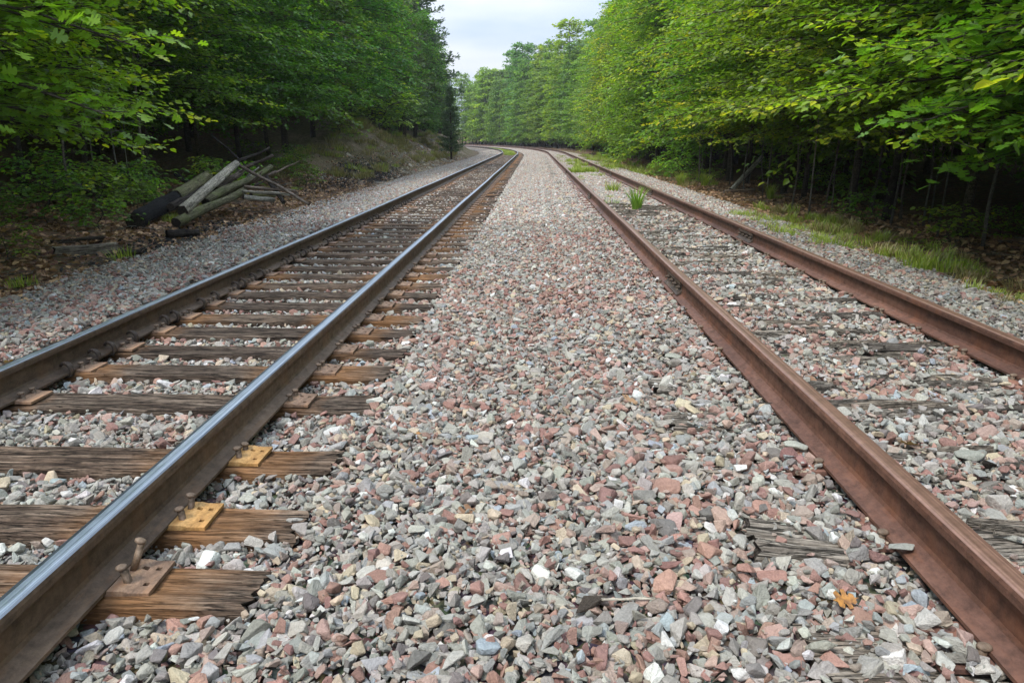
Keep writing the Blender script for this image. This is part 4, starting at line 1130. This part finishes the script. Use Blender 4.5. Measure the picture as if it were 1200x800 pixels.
for i in range(16):
    a_ = 235+5.8*i; b_ = rnd.uniform(200, 228); y_ = rnd.uniform(14.2, 16.4); an = rnd.choice([rnd.uniform(-.5, .2), rnd.uniform(.3, 1.1)]); ln = rnd.uniform(14, 38)
    logp('broken_stick', (a_, b_, y_), (a_+ln*math.cos(an), b_-ln*math.sin(an)*.7, y_+rnd.uniform(-.2, .9)), rnd.uniform(.025, .06), rnd.choice([M_log_brown, M_log_grey, M_log_dark, M_log_dark]), f'thin broken stick tangled in the log pile, {ordw(i+1)} from its left end', cat='stick', seed=70+i, k=6, taper=.5, bend=.06)['group'] = 'thin broken sticks tangled in the log pile'
# separate dead wood on the left verge
a, b = on_ground(196, 279), on_ground(233, 277); log('log', a+Vector((0, 0, .05)), b+Vector((0, 0, .06)), .15, M_log_dark, 'black rotten log lying on gravel below the pile', seed=21, endm=M_log_char)
def beam(p1, p2, w, h, mat, what, cat, name, rough=.006, seed=0):
    p1, p2 = Vector(p1), Vector(p2); d = p2-p1
    me = tie_mesh(60+seed, mat, Lh=d.length/2, W=w/2, H=h, nx_=24, nw=6, rot_amt=rough, groove=.01)
    o = link(name, me, None, label=what, cat=cat); o.location = (p1+p2)/2+Vector((0, 0, h*.75)); o.rotation_euler = (0, 0, math.atan2(d.y, d.x)); return o
beam(on_ground(64, 296), on_ground(138, 294), .20, .12, M_tie_old, 'weathered grey railway tie lying in leaves at the left', 'railway tie', 'wooden_tie', seed=1)
beam(on_ground(140, 299), on_ground(166, 298), .12, .08, M_log_dark, 'short dark timber at the right end of the weathered grey tie', 'timber', 'timber', seed=2)
beam(on_ground(-6, 357), on_ground(26, 352), .07, .05, M_tie_old, 'broken plank end on gravel at the left edge of the photo', 'plank', 'plank', seed=3)
beam(on_ground(60, 283), on_ground(120, 282), .09, .05, M_log_dark, 'thin dark board behind the weathered grey tie', 'board', 'board', seed=4)
beam(on_ground(262, 285), on_ground(281, 283), .05, .04, M_log_dark, 'small dark wood piece on the gravel right of the rotten log', 'wood piece', 'wood_piece', seed=5)
p = on_ground(857, 223); q_ = at_y(893, 184, p.y+.7)
log('log', p, q_, .15, M_log_grey, 'dead grey log leaning against the dark woods on the right', seed=30, taper=.7)
p = on_ground(862, 226); log('log', p+Vector((-.3, .1, .03)), p+Vector((.6, .25, .05)), .09, M_log_brown, 'short fallen piece lying at the foot of the leaning log', seed=31)

# splinters of the rotten right ties
def splinter_mesh(seed):
    q = random.Random(seed); mb = MB()
    for j in range(3):
        y0 = (j-1)*.016+q.uniform(-.006, .006); x0 = q.uniform(-.5, -.2); x1 = q.uniform(.2, .5); w = q.uniform(.006, .012); h = q.uniform(.006, .014)
        N_ = 6; V = []; 
        for i in range(N_+1):
            t = i/N_; x = x0+(x1-x0)*t; k_ = .25+.75*math.sin(PI*min(max(t, .06), .94))**.5; dy = .012*noise.noise(Vector((t*3, seed, j)))
            zz = .010*noise.noise(Vector((t*3, j, seed+9)))
            V += [(x, y0+dy-w*k_, zz-.02), (x, y0+dy-w*k_*.6, zz+h*k_), (x, y0+dy+w*k_*.7, zz+h*k_*.8), (x, y0+dy+w*k_, zz-.02)]
        F = [(i*4+a_, i*4+(a_+1) % 4, i*4+4+(a_+1) % 4, i*4+4+a_) for i in range(N_) for a_ in range(4)]+[(3, 2, 1, 0), (N_*4, N_*4+1, N_*4+2, N_*4+3)]
        mb.add(V, F)
    return mb.mesh('wood_splinter', M_tie_old)
SPL = [splinter_mesh(i) for i in range(8)]
for s in tie_s_right:
    if s > 15: break
    for _ in range(4 if s < 4 else 5):
        u = rnd.uniform(R1+.2, R2-.2)
        o = link('wood_splinter', rnd.choice(SPL), right); o.location = (u, s+rnd.uniform(-.16, .16), ZR+.016+rnd.uniform(-.006, .012)); q = rnd.uniform(.25, .85)
        o.scale = (q, rnd.uniform(.8, 1.4), 1.2); o.rotation_euler = (0, rnd.uniform(-.05, .05), rnd.uniform(-.14, .14))

# ------------------------------------------------------------ small things in the foreground
def top_at(px_, py_, dz=.02):
    p = on_ground(px_, py_); return p+Vector((0, 0, dz))
def single_leaf(px_, py_, size, mat, what, rz, tilt=(0, 0), shape=LOBED):
    V = shape[0].copy(); V[:, 2] = V[:, 2]*1.5+.3*(V[:, 0]-.5)**2; V[:, 0] -= .5
    me = np_mesh('fallen_leaf', V*size, shape[1], mat, False, {'tint': ('FLOAT', np.full(len(V), .8))})
    o = link('fallen_leaf', me, None, label=what, cat='leaf'); o.location = top_at(px_, py_, .035); o.rotation_euler = (*tilt, rz)
single_leaf(987, 724, .075, M_orange, 'orange fallen leaf on the gravel at lower right', .1, (.35, -.1))
single_leaf(491, 519, .035, M_orange, 'tiny yellow-orange leaf on the gravel left of centre', 1, (.2, 0), OVAL)
single_leaf(738, 476, .11, M_dry, 'curled tan dead leaf on the gravel right of centre', .6, (.3, .3))
single_leaf(1062, 532, .10, M_dry, 'dry tan leaf resting on gravel just right of the inner right rail', 2, (.4, .2))
def chunk(name, p, dims, rz, mat, what, cat, seed, tilt=(0, 0), color=None):
    bm = stone_bm(seed, True)
    me = bm_mesh(name, bm, mat); o = link(name, me, None, label=what, cat=cat)
    o.location = p; o.scale = dims; o.rotation_euler = (*tilt, rz)
    if color: o.color = (*color, 1)
chunk('wood_chunk', top_at(690, 722, .03), (.15, .065, .07), .45, M_log_brown, 'dark weathered wood chunk on the gravel at bottom centre', 'wood chunk', 401, (.2, -.2))
log('stick', top_at(704, 716, .035), top_at(768, 714, .03), .009, M_log_grey, 'thin pale stick pointing right from the dark wood chunk', cat='stick', seed=33, k=6)
chunk('stone', Vector((R1-.075, 2.02, ZB_R+.035)), (.13, .065, .045), .15, M_st_o, 'flat grey stone resting on the foot of the inner right rail', 'stone', 405, (0, .05), (.33, .33, .29))
chunk('wood_chunk', top_at(1158, 555, .03), (.10, .05, .07), .3, M_log_dark, 'dark pointed wood chunk on the gravel between the right rails', 'wood chunk', 407, (.3, .5))
chunk('stone', top_at(718, 555, .02), (.09, .07, .05), .3, M_st_o, 'dark reddish larger stone near the middle of the gravel', 'stone', 408, (0, 0), (.24, .14, .12))
chunk('wood_chunk', top_at(935, 312, .03), (.20, .12, .10), .1, M_log_dark, 'dark wood lump on the ties between the right rails', 'wood chunk', 409)

# ------------------------------------------------------------ thin air
bm = bmesh.new(); bbox(bm, (0, 420, 13), (1420, 984, 34))
hz = MT('air_haze'); hz.t.nodes.remove(hz.b)
pv = hz.n('ShaderNodeVolumePrincipled', {'Density': .0005, 'Color': (.92, .95, 1.0), 'Anisotropy': .2})
hz.t.links.new(pv.outputs[0], hz.out.inputs['Volume'])
link('haze', bm_mesh('haze', bm, hz.m), None, kind='stuff')

p = on_ground(940, 640); te = tie_mesh(90, M_tie_old, Lh=.17, W=.095, H=.12, nx_=20, nw=12, rot_amt=.02, groove=.04)
o = link('tie_end', te, right); o.location = (p.x, p.y, p.z+.035); o.rotation_euler = (.05, .08, -.05)
